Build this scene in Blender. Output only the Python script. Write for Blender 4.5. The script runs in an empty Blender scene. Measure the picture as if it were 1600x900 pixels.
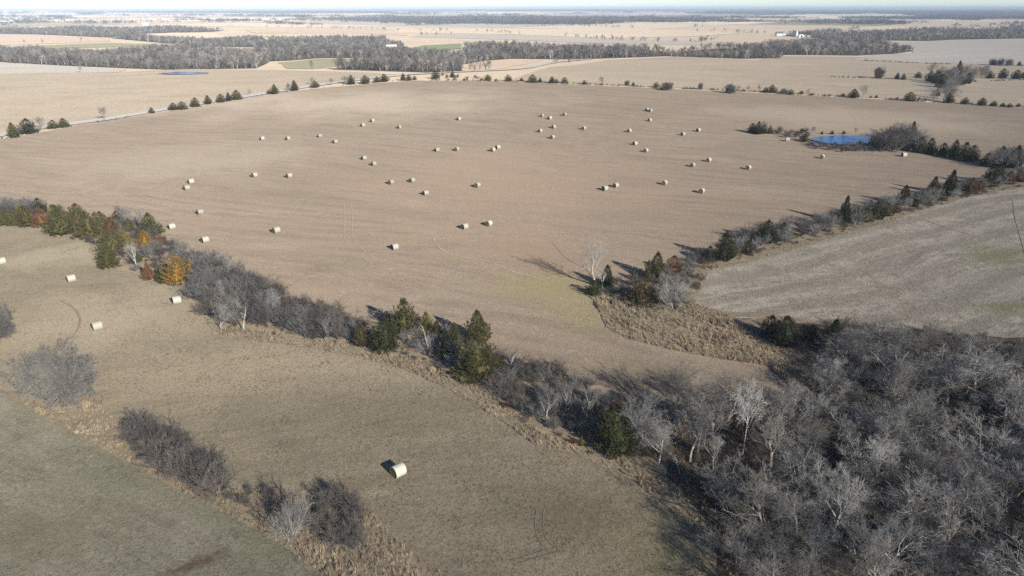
import bpy, bmesh, math, random
import numpy as np
from mathutils import Vector, Matrix
from mathutils.geometry import delaunay_2d_cdt

# ------------------------------------------------------------------ camera, sky, sun, exposure
scene = bpy.context.scene
COL = scene.collection
CAM_Z = 50.0
PITCH = math.radians(22.3)
LENS = 24.0
F = 1600 * LENS / 36.0
cam_data = bpy.data.cameras.new('camera')
cam_data.lens = LENS
cam_data.sensor_width = 36
cam_data.clip_start = 1.0
cam_data.clip_end = 120000
cam = bpy.data.objects.new('camera', cam_data)
COL.objects.link(cam)
cam.location = (0, 0, CAM_Z)
cam.rotation_euler = (math.pi / 2 - PITCH, 0, 0)
scene.camera = cam

SUN_AZ, SUN_EL = math.radians(142), math.radians(24)
world = bpy.data.worlds.new('World')
scene.world = world
world.use_nodes = True
sky = world.node_tree.nodes.new('ShaderNodeTexSky')
sky.sky_type = 'NISHITA'
sky.sun_disc = False
sky.sun_elevation = SUN_EL
sky.sun_rotation = SUN_AZ
sky.air_density = 0.7
sky.dust_density = 0.0
sky.ozone_density = 3.0
world.node_tree.links.new(sky.outputs[0], world.node_tree.nodes['Background'].inputs[0])
world.node_tree.nodes['Background'].inputs[1].default_value = 0.105
sun_data = bpy.data.lights.new('sun', 'SUN')
sun_data.energy = 4.9
sun_data.angle = math.radians(0.6)
sun_data.color = (1.0, 0.93, 0.82)
sun = bpy.data.objects.new('sun', sun_data)
COL.objects.link(sun)
sv = Vector((math.cos(SUN_EL) * math.sin(SUN_AZ), math.cos(SUN_EL) * math.cos(SUN_AZ), math.sin(SUN_EL)))
sun.rotation_euler = (-sv).to_track_quat('-Z', 'Y').to_euler()
sun.location = (0, -50, 120)
scene.view_settings.view_transform = 'Standard'
scene.view_settings.look = 'None'
scene.view_settings.exposure = 0.33
scene.view_settings.gamma = 1.0
scene.view_settings.use_curve_mapping = False
scene.render.engine = 'CYCLES'
scene.cycles.max_bounces = 5
scene.cycles.diffuse_bounces = 2
scene.cycles.volume_bounces = 0
scene.cycles.use_denoising = False

# ------------------------------------------------------------------ land form and pixel -> ground
def hgt(x, y):
    x = np.asarray(x, float); y = np.asarray(y, float)
    z = 10.5 * np.exp(-((x + 20) / 330) ** 2 - ((y - 430) / 185) ** 2)
    z = z + 7.0 * np.exp(-((x - 230) / 300) ** 2 - ((y - 860) / 210) ** 2)
    z = z + 3.0 * np.exp(-((x + 420) / 260) ** 2 - ((y - 560) / 160) ** 2)
    z = z - 2.2 * np.exp(-((x - 42) / 28) ** 2 - ((y - 70) / 26) ** 2)
    z = z + 5.0 * np.exp(-((x + 700) / 260) ** 2 - ((y - 1750) / 260) ** 2)
    far = np.clip((np.hypot(x, y) - 2200) / 6000, 0, 1)
    z = z + far * (5 * np.sin(x / 1300 + 1) * np.cos(y / 1700) + 6)
    return z

SP, CP = math.sin(PITCH), math.cos(PITCH)
def G(px, py):
    """the place on the ground that the photograph shows at pixel px, py of 1600 x 900"""
    u, v = (px - 800) / F, (450 - py) / F
    d = np.array([u, CP + v * SP, -SP + v * CP])
    t, step = 20.0, 2.0
    prev = t
    while t < 60000:
        p = d * t
        if CAM_Z + p[2] - hgt(p[0], p[1]) < 0:
            a, b = prev, t
            for _ in range(30):
                m = (a + b) / 2
                q = d * m
                if CAM_Z + q[2] - hgt(q[0], q[1]) < 0: b = m
                else: a = m
            t = b
            break
        prev = t
        t *= 1.02
    p = d * min(t, 42000)
    return Vector((p[0], p[1], float(hgt(p[0], p[1]))))

def metres(px, py, hpx):
    """real height of something hpx pixels tall standing at that pixel"""
    p = G(px, py)
    depth = p.y * CP + (CAM_Z - p.z) * SP
    dep = math.atan2(CAM_Z - p.z, math.hypot(p.x, p.y))
    return hpx * depth / F / max(math.cos(dep), .5)

def tag(o, label=None, cat=None, group=None, kind=None):
    if label: o['label'] = label
    if cat: o['category'] = cat
    if group: o['group'] = group
    if kind: o['kind'] = kind
    return o

def mesh_obj(name, V, Fc, mats, parent=None, link=True, smooth=False, midx=None):
    me = bpy.data.meshes.new(name)
    me.from_pydata([tuple(v) for v in V], [], Fc)
    for m in (mats if isinstance(mats, (list, tuple)) else [mats]):
        me.materials.append(m)
    if midx is not None:
        me.polygons.foreach_set('material_index', midx)
    if smooth:
        me.polygons.foreach_set('use_smooth', [True] * len(me.polygons))
    me.update()
    o = bpy.data.objects.new(name, me)
    if link: COL.objects.link(o)
    if parent: o.parent = parent
    return o

def empty(name, loc, rz=0.0, s=1.0):
    e = bpy.data.objects.new(name, None)
    e.empty_display_size = 0.5
    COL.objects.link(e)
    e.location = loc
    e.rotation_euler = (0, 0, rz)
    e.scale = (s, s, s) if not isinstance(s, tuple) else s
    return e

# ------------------------------------------------------------------ materials
class N:
    def __init__(self, name, rough=0.95, spec=0.1):
        self.m = bpy.data.materials.new(name)
        self.m.use_nodes = True
        self.t = self.m.node_tree
        self.b = self.t.nodes['Principled BSDF']
        self.b.inputs['Roughness'].default_value = rough
        self.b.inputs['Specular IOR Level'].default_value = spec
        g = self.t.nodes.new('ShaderNodeNewGeometry')
        self.pos = g.outputs['Position']
    def node(self, kind, **kw):
        n = self.t.nodes.new(kind)
        for k, v in kw.items(): setattr(n, k, v)
        return n
    def put(self, sock, v):
        if hasattr(v, 'links'): self.t.links.new(v, sock)
        else: sock.default_value = v
    def mapped(self, rot=0.0, sx=1.0, sy=1.0, loc=(0, 0, 0)):
        # rotate first, then scale, so that the streaks follow the field's own direction
        r = self.node('ShaderNodeVectorRotate', rotation_type='Z_AXIS')
        self.put(r.inputs['Vector'], self.pos)
        r.inputs['Angle'].default_value = -rot
        m = self.node('ShaderNodeMapping')
        self.put(m.inputs['Vector'], r.outputs[0])
        m.inputs['Scale'].default_value = (sx, sy, 1)
        m.inputs['Location'].default_value = loc
        return m.outputs[0]
    def noise(self, vec, scale, detail=4, rough=.55, dist=0.0):
        n = self.node('ShaderNodeTexNoise')
        self.put(n.inputs['Vector'], vec)
        n.inputs['Scale'].default_value = scale
        n.inputs['Detail'].default_value = detail
        n.inputs['Roughness'].default_value = rough
        n.inputs['Distortion'].default_value = dist
        return n.outputs['Fac']
    def ramp(self, v, a, b, lo=0.0, hi=1.0):
        n = self.node('ShaderNodeMapRange', interpolation_type='SMOOTHSTEP')
        self.put(n.inputs[0], v)
        n.inputs[1].default_value = a; n.inputs[2].default_value = b
        n.inputs[3].default_value = lo; n.inputs[4].default_value = hi
        return n.outputs[0]
    def mix(self, f, a, b, mode='MIX'):
        n = self.node('ShaderNodeMix', data_type='RGBA', blend_type=mode)
        self.put(n.inputs[0], f)
        for s, v in ((n.inputs[6], a), (n.inputs[7], b)):
            if isinstance(v, tuple): s.default_value = (*v[:3], 1)
            else: self.put(s, v)
        return n.outputs[2]
    def math(self, op, a, b=0.0):
        n = self.node('ShaderNodeMath', operation=op)
        self.put(n.inputs[0], a); self.put(n.inputs[1], b)
        return n.outputs[0]
    def blob(self, c, rx, ry, rot, soft=.6):
        """1 inside a soft oval patch lying at ground point c"""
        s = self.node('ShaderNodeVectorMath', operation='SUBTRACT')
        self.put(s.inputs[0], self.pos); s.inputs[1].default_value = (c[0], c[1], 0)
        r = self.node('ShaderNodeVectorRotate', rotation_type='Z_AXIS')
        self.put(r.inputs['Vector'], s.outputs[0]); r.inputs['Angle'].default_value = -rot
        m = self.node('ShaderNodeVectorMath', operation='MULTIPLY')
        self.put(m.inputs[0], r.outputs[0]); m.inputs[1].default_value = (1 / rx, 1 / ry, 0)
        l = self.node('ShaderNodeVectorMath', operation='LENGTH')
        self.put(l.inputs[0], m.outputs[0])
        n = self.noise(self.pos, 2.2 / min(rx, ry), 4, .6)
        w = self.math('ADD', l.outputs['Value'], self.math('MULTIPLY', self.math('SUBTRACT', n, .5), 1.4))
        return self.ramp(w, 1.0, 1.0 - soft)
    def color(self, c):
        self.put(self.b.inputs['Base Color'], c if not isinstance(c, tuple) else (*c[:3], 1))
    def bump(self, h, strength=.5, dist=.1):
        n = self.node('ShaderNodeBump')
        n.inputs['Strength'].default_value = strength
        n.inputs['Distance'].default_value = dist
        self.put(n.inputs['Height'], h)
        self.t.links.new(n.outputs[0], self.b.inputs['Normal'])

def field_mat(name, light, dark, tint, rot, streak=(.025, .6), fine=4.0, big=.02, blobs=(), contrast=1.0, rows=None, bump=.5, streak_amt=.55, warp=None):
    """dry grass or stubble: large patches, long mower streaks, fine straw grain"""
    n = N(name, 1.0, 0.02)
    n.b.inputs['Diffuse Roughness'].default_value = 1.0
    if warp:
        wn = n.node('ShaderNodeTexNoise')
        n.put(wn.inputs['Vector'], n.pos); wn.inputs['Scale'].default_value = warp[0]; wn.inputs['Detail'].default_value = 1
        sb = n.node('ShaderNodeVectorMath', operation='SUBTRACT'); n.put(sb.inputs[0], wn.outputs['Color']); sb.inputs[1].default_value = (.5, .5, .5)
        sc_ = n.node('ShaderNodeVectorMath', operation='SCALE'); n.put(sc_.inputs[0], sb.outputs[0]); sc_.inputs['Scale'].default_value = warp[1]
        ad = n.node('ShaderNodeVectorMath', operation='ADD'); n.put(ad.inputs[0], n.pos); n.put(ad.inputs[1], sc_.outputs[0])
        raw, n.pos = n.pos, ad.outputs[0]
    bigv = n.noise(n.mapped(rot, 1, 1.6), big, 5, .6)
    c = n.mix(n.ramp(bigv, .35, .68), light, tint)
    st = n.noise(n.mapped(rot, streak[0], streak[1]), 1.0, 6, .68, .25)
    c = n.mix(n.math('MULTIPLY', n.ramp(st, .42, .66), streak_amt * contrast), c, dark)
    st2 = n.noise(n.mapped(rot + .06, streak[0] * 2.2, streak[1] * .33, (7, 3, 0)), 1.0, 5, .6, .4)
    c = n.mix(n.math('MULTIPLY', n.ramp(st2, .52, .74), .4 * contrast), c, tuple(min(1, v * 1.22) for v in light))
    mid = n.noise(n.pos, .35, 6, .7)
    c = n.mix(n.math('MULTIPLY', n.ramp(mid, .5, .72), .42 * contrast), c, dark)
    if rows:
        w = n.node('ShaderNodeTexWave', wave_type='BANDS', bands_direction='Y')
        n.put(w.inputs['Vector'], n.mapped(rows[0], 1, 1))
        w.inputs['Scale'].default_value = rows[1]
        w.inputs['Distortion'].default_value = rows[3]
        w.inputs['Detail'].default_value = 3
        w.inputs['Detail Scale'].default_value = .05
        c = n.mix(n.math('MULTIPLY', n.ramp(w.outputs['Fac'], .35, .9), rows[2]), c, dark)
    if warp: n.pos = raw
    for b in blobs:
        c = n.mix(n.math('MULTIPLY', n.blob(*b[0]), b[2]), c, b[1])
    f = n.noise(n.pos, fine, 5, .75)
    f2 = n.noise(n.pos, fine * .27, 4, .7)
    c = n.mix(n.ramp(f, .46, .66, 0, .55 * contrast), c, tuple(v * .45 for v in dark))
    c = n.mix(n.ramp(f2, .56, .72, 0, .38 * contrast), c, tuple(min(1, v * 1.35) for v in light))
    n.color(c)
    n.bump(n.math('ADD', f, n.math('MULTIPLY', f2, 1.5)), bump, .25)
    return n.m

def plain_mat(name, a, b, scale=2.0, rough=.9, spec=.1, bump=.2, objcol=False, rnd=0.0):
    n = N(name, rough, spec)
    f = n.noise(n.pos, scale, 4, .6)
    c = n.mix(n.ramp(f, .35, .65), a, b)
    if objcol or rnd:
        o = n.node('ShaderNodeObjectInfo')
        if objcol: c = n.mix(1.0, c, o.outputs['Color'], 'MULTIPLY')
        if rnd: c = n.mix(1.0, c, n.mix(n.math('MULTIPLY', o.outputs['Random'], 1.0), (1 - rnd,) * 3, (1 + rnd, 1 + rnd * .9, 1 + rnd * .75)), 'MULTIPLY')
    n.color(c)
    if bump: n.bump(f, bump, .05)
    return n.m

# ------------------------------------------------------------------ ground sheet
RINGS = [12.0]
while RINGS[-1] < 41000: RINGS.append(RINGS[-1] * 1.026)
NA = 288
PX, PY = [], []
for r in RINGS:
    for k in range(NA):
        a = 2 * math.pi * k / NA
        PX.append(r * math.sin(a)); PY.append(r * math.cos(a))
PX, PY = np.array(PX), np.array(PY)
PZ = hgt(PX, PY)
V = [(0, 0, float(hgt(0, 0)))] + list(zip(PX.tolist(), PY.tolist(), PZ.tolist()))
FC = [(0, 1 + (k + 1) % NA, 1 + k) for k in range(NA)]
for i in range(len(RINGS) - 1):
    for k in range(NA):
        a, b = 1 + i * NA + k, 1 + i * NA + (k + 1) % NA
        FC.append((a, b, b + NA, a + NA))
prairie = field_mat('prairie_ground', (.54, .44, .325), (.40, .32, .23), (.50, .40, .29), .5, big=.0016, fine=2.5, streak=(.002, .02))
ground = mesh_obj('ground', V, FC, prairie, smooth=True)
tag(ground, kind='structure')

def inside(poly, xs, ys):
    n = len(poly); c = np.zeros(len(xs), bool)
    j = n - 1
    for i in range(n):
        xi, yi = poly[i][0], poly[i][1]; xj, yj = poly[j][0], poly[j][1]
        if yi != yj:
            c ^= ((yi > ys) != (yj > ys)) & (xs < (xj - xi) * (ys - yi) / (yj - yi) + xi)
        j = i
    return c

def world_poly(pts, wob=0.0, seed=1, fine=.02):
    """pixel outline -> ground outline with edges broken up and slightly uneven"""
    rng = random.Random(seed)
    P = [G(*p) for p in pts]
    out = []
    for i, a in enumerate(P):
        b = P[(i + 1) % len(P)]
        L = (b - a).length
        step = max(1.0, fine * max(10, (a.length + b.length) / 2))
        k = max(1, int(L / step))
        for q in range(k):
            c = a.lerp(b, q / k)
            w = wob * max(.4, math.hypot(c.x, c.y) / 150)
            out.append((c.x + rng.uniform(-w, w), c.y + rng.uniform(-w, w)))
    return out

def drape(name, poly, layer, mat, kind='structure'):
    xs = np.array([p[0] for p in poly]); ys = np.array([p[1] for p in poly])
    m = (PX > xs.min()) & (PX < xs.max()) & (PY > ys.min()) & (PY < ys.max())
    cx, cy = PX[m], PY[m]
    if len(cx):
        k = inside(poly, cx, cy)
        cx, cy = cx[k], cy[k]
    pts = [Vector(p) for p in poly] + [Vector((a, b)) for a, b in zip(cx.tolist(), cy.tolist())]
    vs, _e, fs, *_ = delaunay_2d_cdt(pts, [], [list(range(len(poly)))], 1, 1e-3)
    vx = np.array([v.x for v in vs]); vy = np.array([v.y for v in vs])
    z = hgt(vx, vy) + layer * (.02 + 1.2e-4 * np.hypot(vx, vy))
    o = mesh_obj(name, list(zip(vx.tolist(), vy.tolist(), z.tolist())), [tuple(f) for f in fs], mat, smooth=True)
    # all faces up
    me = o.data
    if len(me.polygons) and me.polygons[0].normal.z < 0: me.flip_normals()
    tag(o, kind=kind)
    return o

def ribbon(name, pts, width, layer, mat, wob=.0, seed=3, px=True, kind='structure'):
    P = [G(*p) for p in pts] if px else [Vector((p[0], p[1], 0)) for p in pts]
    Q = []
    for i in range(len(P) - 1):
        a, b = P[i], P[i + 1]
        p0 = P[i - 1] if i else a * 2 - b
        p3 = P[i + 2] if i + 2 < len(P) else b * 2 - a
        k = max(2, int((b - a).length / max(1.0, .012 * a.length)))
        for q in range(k):
            t = q / k
            Q.append(.5 * ((2 * a) + (b - p0) * t + (2 * p0 - 5 * a + 4 * b - p3) * t * t + (3 * a - p0 - 3 * b + p3) * t ** 3))
    Q.append(P[-1])
    rng = random.Random(seed)
    V, FC = [], []
    for i, c in enumerate(Q):
        d = (Q[min(i + 1, len(Q) - 1)] - Q[max(i - 1, 0)]); d.z = 0
        if d.length < 1e-6: d = Vector((0, 1, 0))
        d.normalize()
        s = Vector((d.y, -d.x, 0))
        w = width / 2
        for k in (-1, -.34, .34, 1):
            e = c + s * (k * w * (1 + rng.uniform(-wob, wob)))
            z = float(hgt(e.x, e.y)) + layer * (.02 + 1.2e-4 * math.hypot(e.x, e.y))
            V.append((e.x, e.y, z))
    for i in range(len(Q) - 1):
        for k in range(3):
            a = i * 4 + k
            FC.append((a, a + 1, a + 5, a + 4))
    o = mesh_obj(name, V, FC, mat)
    if len(o.data.polygons) and o.data.polygons[0].normal.z < 0: o.data.flip_normals()
    return tag(o, kind=kind)

def heading(a, b):
    p, q = G(*a), G(*b)
    return math.atan2(q.y - p.y, q.x - p.x)

ROAD_DIR = heading((0, 212), (390, 150))
MOW = heading((400, 330), (1000, 400))
g = G
# ------------------------------------------------------------------ fields
hay_blobs = [
    ((g(800, 290), 60, 85, 0.2, .95), (.325, .24, .175), .7),
    ((g(850, 410), 16, 30, .5, .9), (.30, .215, .15), .6),
    ((g(855, 450), 18, 12, -.3, .95), (.275, .24, .125), .85),
    ((g(912, 490), 8, 10, .3, .95), (.27, .235, .125), .75),
    ((g(700, 400), 9, 5, -.4, .9), (.28, .235, .145), .5),
    ((g(505, 420), 6, 4, .2, .9), (.165, .135, .09), .6),
    ((g(640, 375), 5, 4, .2, .9), (.28, .235, .14), .5),
    ((g(420, 300), 30, 12, MOW, .95), (.22, .18, .135), .5),
    ((g(1010, 340), 40, 8, MOW + .2, .95), (.23, .19, .14), .5),
    ((g(620, 330), 35, 7, MOW - .1, .95), (.225, .18, .135), .5),
    ((g(1200, 300), 30, 10, MOW + .1, .95), (.33, .265, .19), .5),
    ((g(560, 420), 14, 5, MOW, .95), (.24, .195, .145), .5),
    ((g(1040, 590), 20, 8, -.2, .9), (.19, .16, .115), .6),
    ((g(150, 310), 8, 6, 0, .9), (.26, .22, .14), .5),
    ((g(300, 250), 60, 40, .3, .95), (.34, .285, .22), .7),
    ((g(550, 160), 120, 60, 0, .95), (.43, .36, .28), .8),  # far-end patches: brightening by haze and grazing view painted into the straw
    ((g(1350, 190), 90, 60, 0, .95), (.40, .33, .25), .7),
]
m_hay = field_mat('mown_hay_straw', (.29, .232, .176), (.205, .165, .124), (.27, .212, .157), MOW, (.022, .36), 3.2, .013, hay_blobs, 1.1, streak_amt=.65, warp=(.008, 26))
near_blobs = [
    ((g(900, 800), 9, 7, .3, .95), (.12, .095, .06), .5),
    ((g(1030, 860), 10, 8, .3, .95), (.17, .15, .08), .5),
    ((g(160, 500), 34, 20, .3, .95), (.315, .26, .188), .8),
    ((g(90, 400), 22, 12, .3, .95), (.31, .27, .19), .8),
    ((g(330, 590), 26, 12, .2, .95), (.29, .232, .165), .75),
    ((g(520, 570), 34, 9, -.2, .95), (.30, .248, .175), .75),
    ((g(590, 770), 2.6, .9, .1, .8), (.34, .305, .22), .5),
    ((g(1000, 690), 8, 4, -.5, .95), (.33, .27, .18), .7),
    ((g(620, 640), 22, 9, 0, .95), (.175, .152, .102), .5),
]
m_near = field_mat('grazed_meadow_straw', (.245, .206, .148), (.16, .135, .095), (.205, .177, .124), MOW + .5, (.07, .35), 3.6, .03, near_blobs, 1.1)
green_blobs = [
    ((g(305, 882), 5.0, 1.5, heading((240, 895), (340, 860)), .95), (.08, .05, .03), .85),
    ((g(350, 780), 10, 4, -.6, .95), (.135, .135, .075), .6),
    ((g(80, 840), 10, 6, 0, .95), (.16, .135, .085), .5),
    ((g(60, 630), 12, 3, -.6, .95), (.14, .135, .075), .6),
    ((g(430, 850), 8, 5, -.6, .95), (.135, .14, .08), .6),
]
m_green = field_mat('winter_pasture_grass', (.24, .218, .168), (.145, .133, .098), (.19, .178, .125), heading((0, 650), (300, 800)), (.09, .7), 4.2, .06, green_blobs, 1.1)
ST = heading((1150, 430), (1500, 345))
stub_blobs = [
    ((g(1560, 400), 12, 8, ST, .95), (.20, .205, .10), .8),
    ((g(1565, 480), 8, 4, 0, .95), (.21, .20, .09), .8),
    ((g(1420, 410), 20, 2.0, ST + .25, .9), (.17, .145, .115), .65),
    ((g(1240, 445), 16, 1.6, ST - .05, .9), (.21, .175, .125), .6),
    ((g(1260, 470), 14, 2.5, ST - .1, .9), (.23, .225, .15), .6),
]
m_stub = field_mat('crop_stubble', (.395, .352, .288), (.225, .195, .155), (.335, .297, .242), ST, (.025, .4), 3.0, .03, stub_blobs, 1.0, rows=(ST, .036, .6, .5), bump=.8, streak_amt=.85, warp=(.012, 34))
m_pasture = field_mat('tan_pasture', (.38, .315, .235), (.28, .23, .17), (.355, .295, .22), .1, (.006, .07), 1.2, .005)
m_tan = field_mat('tan_prairie', (.60, .49, .37), (.47, .375, .28), (.57, .46, .34), .2, (.003, .04), .6, .003)
m_pink = field_mat('reddish_prairie', (.52, .40, .305), (.41, .31, .235), (.49, .38, .28), .4, (.003, .04), .6, .003)
m_grey = field_mat('grey_stubble', (.42, .38, .33), (.33, .30, .26), (.40, .36, .31), .1, (.002, .05), .6, .003)
m_pale = field_mat('pale_stubble', (.66, .58, .47), (.55, .48, .385), (.63, .55, .44), .1, (.002, .05), .6, .003)
m_sprout = field_mat('green_wheat', (.20, .23, .13), (.155, .18, .10), (.22, .235, .14), .1, (.003, .05), .6, .004)
m_olive = field_mat('olive_meadow', (.27, .255, .15), (.19, .185, .11), (.30, .26, .17), .1, (.004, .05), .6, .004)
m_litter = field_mat('leaf_litter', (.105, .085, .062), (.05, .042, .034), (.08, .064, .048), .3, (.3, .5), 3.5, .09, (), 1.2)
m_straw = field_mat('rough_grass_soil', (.26, .212, .15), (.15, .122, .088), (.225, .182, .127), .3, (.2, .5), 3.0, .08, (), 1.2)

P_HAY = [(-600, 334), (0, 218), (120, 196), (300, 168), (440, 144), (640, 126), (800, 128), (1000, 137), (1200, 146), (1420, 158), (1600, 169), (1760, 180), (1760, 250), (1600, 274), (1540, 284), (1400, 320), (1200, 384), (1080, 415), (1000, 440), (930, 463), (938, 490), (950, 512), (985, 530), (1120, 560), (1200, 572), (1260, 600), (1200, 640), (1050, 645), (940, 625), (800, 570), (640, 515), (480, 480), (330, 415), (240, 365), (130, 338), (0, 330), (-600, 356)]
P_NEAR = [(-150, 350), (0, 350), (60, 352), (130, 370), (160, 410), (220, 430), (280, 442), (310, 480), (330, 510), (480, 530), (620, 555), (720, 580), (790, 640), (850, 680), (960, 705), (1030, 735), (1100, 815), (1150, 960), (680, 960), (640, 880), (575, 800), (360, 765), (215, 705), (180, 650), (100, 645), (0, 606), (-150, 540)]
P_GREEN = [(-260, 480), (-60, 580), (0, 609), (110, 667), (210, 720), (290, 765), (370, 805), (450, 850), (520, 897), (580, 960), (-260, 960)]
P_STUB = [(1075, 472), (1085, 440), (1110, 420), (1200, 392), (1300, 368), (1400, 340), (1500, 310), (1600, 288), (1780, 245), (1780, 560), (1600, 530), (1480, 520), (1330, 507), (1200, 492), (1130, 487)]
P_WOOD = [(1000, 700), (1040, 660), (1130, 645), (1210, 640), (1265, 610), (1300, 580), (1310, 560), (1240, 540), (1180, 505), (1330, 508), (1480, 522), (1600, 530), (1800, 545), (1850, 960), (1150, 960), (1105, 815), (1040, 740)]
hedge_soil = [
    [(-40, 352), (-40, 320), (60, 318), (130, 330), (240, 362), (300, 403), (400, 445), (480, 478), (560, 503), (640, 508), (720, 530), (800, 560), (880, 585), (940, 615), (1010, 645), (1060, 660), (1040, 745), (960, 705), (850, 685), (790, 645), (720, 588), (620, 556), (480, 531), (330, 512), (310, 480), (280, 443), (220, 432), (160, 412), (130, 372), (60, 354)],
    [(985, 470), (1000, 430), (1080, 410), (1200, 372), (1300, 345), (1400, 312), (1500, 285), (1620, 260), (1640, 285), (1500, 312), (1400, 342), (1300, 370), (1200, 394), (1110, 422), (1080, 480), (1040, 487)],
]
def ext(P):
    # the same outline carried on past the edges of the view
    out = []
    for x, y in P:
        if y >= 955: x, y = 800 + (x - 800) * 1.35, 1500
        if x <= -140: x = -700
        if x >= 1700: x = 2300
        out.append((x, y))
    return out
drape('rough_ground', world_poly([(-700, 335), (500, 300), (1000, 380), (1500, 300), (2300, 260), (2500, 1500), (-900, 1500)], 0, 9), .6, m_straw)
drape('hay_field', world_poly(P_HAY, .3, 1), 1, m_hay)
drape('near_hay_field', world_poly(ext(P_NEAR), .25, 2), 1.5, m_near)
drape('pasture', world_poly(ext(P_GREEN), .5, 3, .008), 2, m_green)
drape('stubble_field', world_poly(ext(P_STUB), .25, 4), 1.5, m_stub)
drape('wood_floor', world_poly(ext(P_WOOD), .6, 5), 2.5, m_litter)
for i, p in enumerate(hedge_soil):
    drape('hedge_bank', world_poly(p, .6, 6 + i, .01), 3, m_straw)
P_TALL = [(925, 465), (985, 460), (1050, 487), (1090, 475), (1130, 490), (1190, 520), (1250, 545), (1290, 570), (1270, 612), (1240, 608), (1200, 572), (1120, 560), (1040, 545), (985, 530), (950, 512), (938, 490)]
P_STRIP = [(330, 512), (400, 517), (480, 532), (560, 540), (640, 556), (700, 574), (760, 608), (800, 640), (830, 670), (860, 684), (930, 698), (1000, 722), (1060, 765), (1110, 825), (1100, 850), (1040, 790), (980, 745), (900, 712), (840, 698), (790, 664), (740, 630), (690, 604), (620, 573), (540, 554), (440, 538), (340, 527)]
P_EDGE = [(20, 622), (60, 640), (150, 628), (190, 665), (215, 700), (300, 735), (350, 765), (430, 765), (500, 772), (575, 792), (605, 832), (650, 872), (700, 905), (720, 960), (568, 965), (512, 903), (443, 854), (363, 808), (283, 768), (193, 718), (103, 672)]
P_BANK = [(1060, 462), (1085, 430), (1105, 414), (1160, 402), (1250, 378), (1340, 355), (1400, 340), (1405, 344), (1340, 360), (1255, 386), (1165, 410), (1108, 424), (1090, 460)]
for i, p in enumerate((P_TALL, P_STRIP, P_EDGE, P_BANK)):
    drape('rough_grass_ground', world_poly(ext(p), .6, 20 + i, .008), 4, m_straw)

far_fields = [
    ('roadside_pasture', m_pasture, [(-600, 331), (0, 214), (165, 188), (255, 173), (330, 161), (410, 147), (475, 138), (540, 126), (640, 118), (560, 113), (440, 110), (300, 108), (190, 113), (0, 116), (-150, 118)]),
    ('back_hay_field', m_pasture, [(800, 126), (860, 105), (950, 94), (1050, 89), (1180, 94), (1220, 88), (1340, 89), (1460, 100), (1600, 103), (1780, 105), (1780, 177), (1600, 166), (1420, 156), (1200, 144), (1040, 137), (880, 130)]),
    ('grey_field', m_grey, [(1380, 67), (1500, 63), (1600, 61), (1800, 60), (1800, 103), (1600, 102), (1450, 99), (1330, 93), (1360, 87), (1425, 83), (1420, 76)]),
    ('pale_field', m_grey, [(-150, 99), (40, 99), (130, 105), (200, 110), (185, 113), (0, 116), (-150, 117)]),
    ('reddish_field', m_pink, [(-150, 74), (0, 71), (170, 65), (172, 59), (60, 55), (-150, 55)]),
    ('tan_rise', m_tan, [(205, 57), (270, 51), (330, 52), (365, 58), (300, 61), (240, 60)]),
    ('olive_strip', m_olive, [(-100, 78), (170, 67), (280, 71), (170, 74), (0, 79)]),
    ('meadow_clearing', m_olive, [(435, 98), (500, 92), (590, 92), (560, 99), (500, 107), (450, 108)]),
    ('green_wheat_field', m_sprout, [(632, 77), (660, 71), (722, 68), (722, 76), (690, 80), (650, 82)]),
    ('reddish_clearing', m_pink, [(722, 106), (740, 97), (800, 93), (850, 94), (800, 104), (770, 109)]),
    ('grey_strip', m_grey, [(640, 58), (800, 62), (1000, 69), (1150, 72), (1150, 65), (950, 61), (800, 55), (660, 53)]),
    ('tan_meadow', m_tan, [(600, 51), (800, 54), (950, 60), (1090, 57), (1180, 50), (1000, 46), (800, 45), (620, 46)]),
    ('reddish_meadow', m_pink, [(400, 52), (560, 52), (640, 56), (620, 47), (480, 45), (380, 46)]),
]
for i, (nm, m, p) in enumerate(far_fields):
    drape(nm, world_poly(p, .3, 40 + i, .03), 2, m)
# plain to the horizon: fields laid out on the section grid
rng = random.Random(11)
taken = [[(p.x, p.y) for p in (G(*q) for q in poly)] for _n, _m, poly in far_fields]
ca, sa = math.cos(ROAD_DIR), math.sin(ROAD_DIR)
plain = []
def cell(u0, v0, du, dv):
    cs = [(u0, v0), (u0 + du, v0), (u0 + du, v0 + dv), (u0, v0 + dv)]
    W = [(u * ca - v * sa, u * sa + v * ca) for u, v in cs]
    cx, cy = sum(w[0] for w in W) / 4, sum(w[1] for w in W) / 4
    r = math.hypot(cx, cy)
    if cy < 0 or abs(math.atan2(cx, cy)) > .85 or r < 2000 or r > 26000: return
    if any(inside(t, np.array([cx]), np.array([cy]))[0] for t in taken): return
    plain.append((W, r))
for iu in range(-34, 34):
    for iv in range(-34, 34):
        S = 805.0
        r = math.hypot((iu + .5) * S, (iv + .5) * S)
        k = 4 if r > 9000 else 1
        if k == 4 and (iu % 4 or iv % 4): continue
        if rng.random() < .5: 
            cell(iu * S, iv * S, S * k * .97, S * k * .48); cell(iu * S, (iv + .5 * k) * S, S * k * .97, S * k * .48)
        else:
            cell(iu * S, iv * S, S * k * .48, S * k * .97); cell((iu + .5 * k) * S, iv * S, S * k * .48, S * k * .97)
for W, r in plain:
    pl = []
    for i in range(4):
        a, b = W[i], W[(i + 1) % 4]
        for q in range(6): pl.append((a[0] + (b[0] - a[0]) * q / 6, a[1] + (b[1] - a[1]) * q / 6))
    right = W[0][0] > 600
    m = rng.choice([m_tan, m_tan, m_pink, m_pale, m_pale, m_grey, m_pasture] if not right else [m_tan, m_grey, m_pale, m_olive, m_pasture])
    if rng.random() < .86: drape('plain_field', pl, 1, m)

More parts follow.
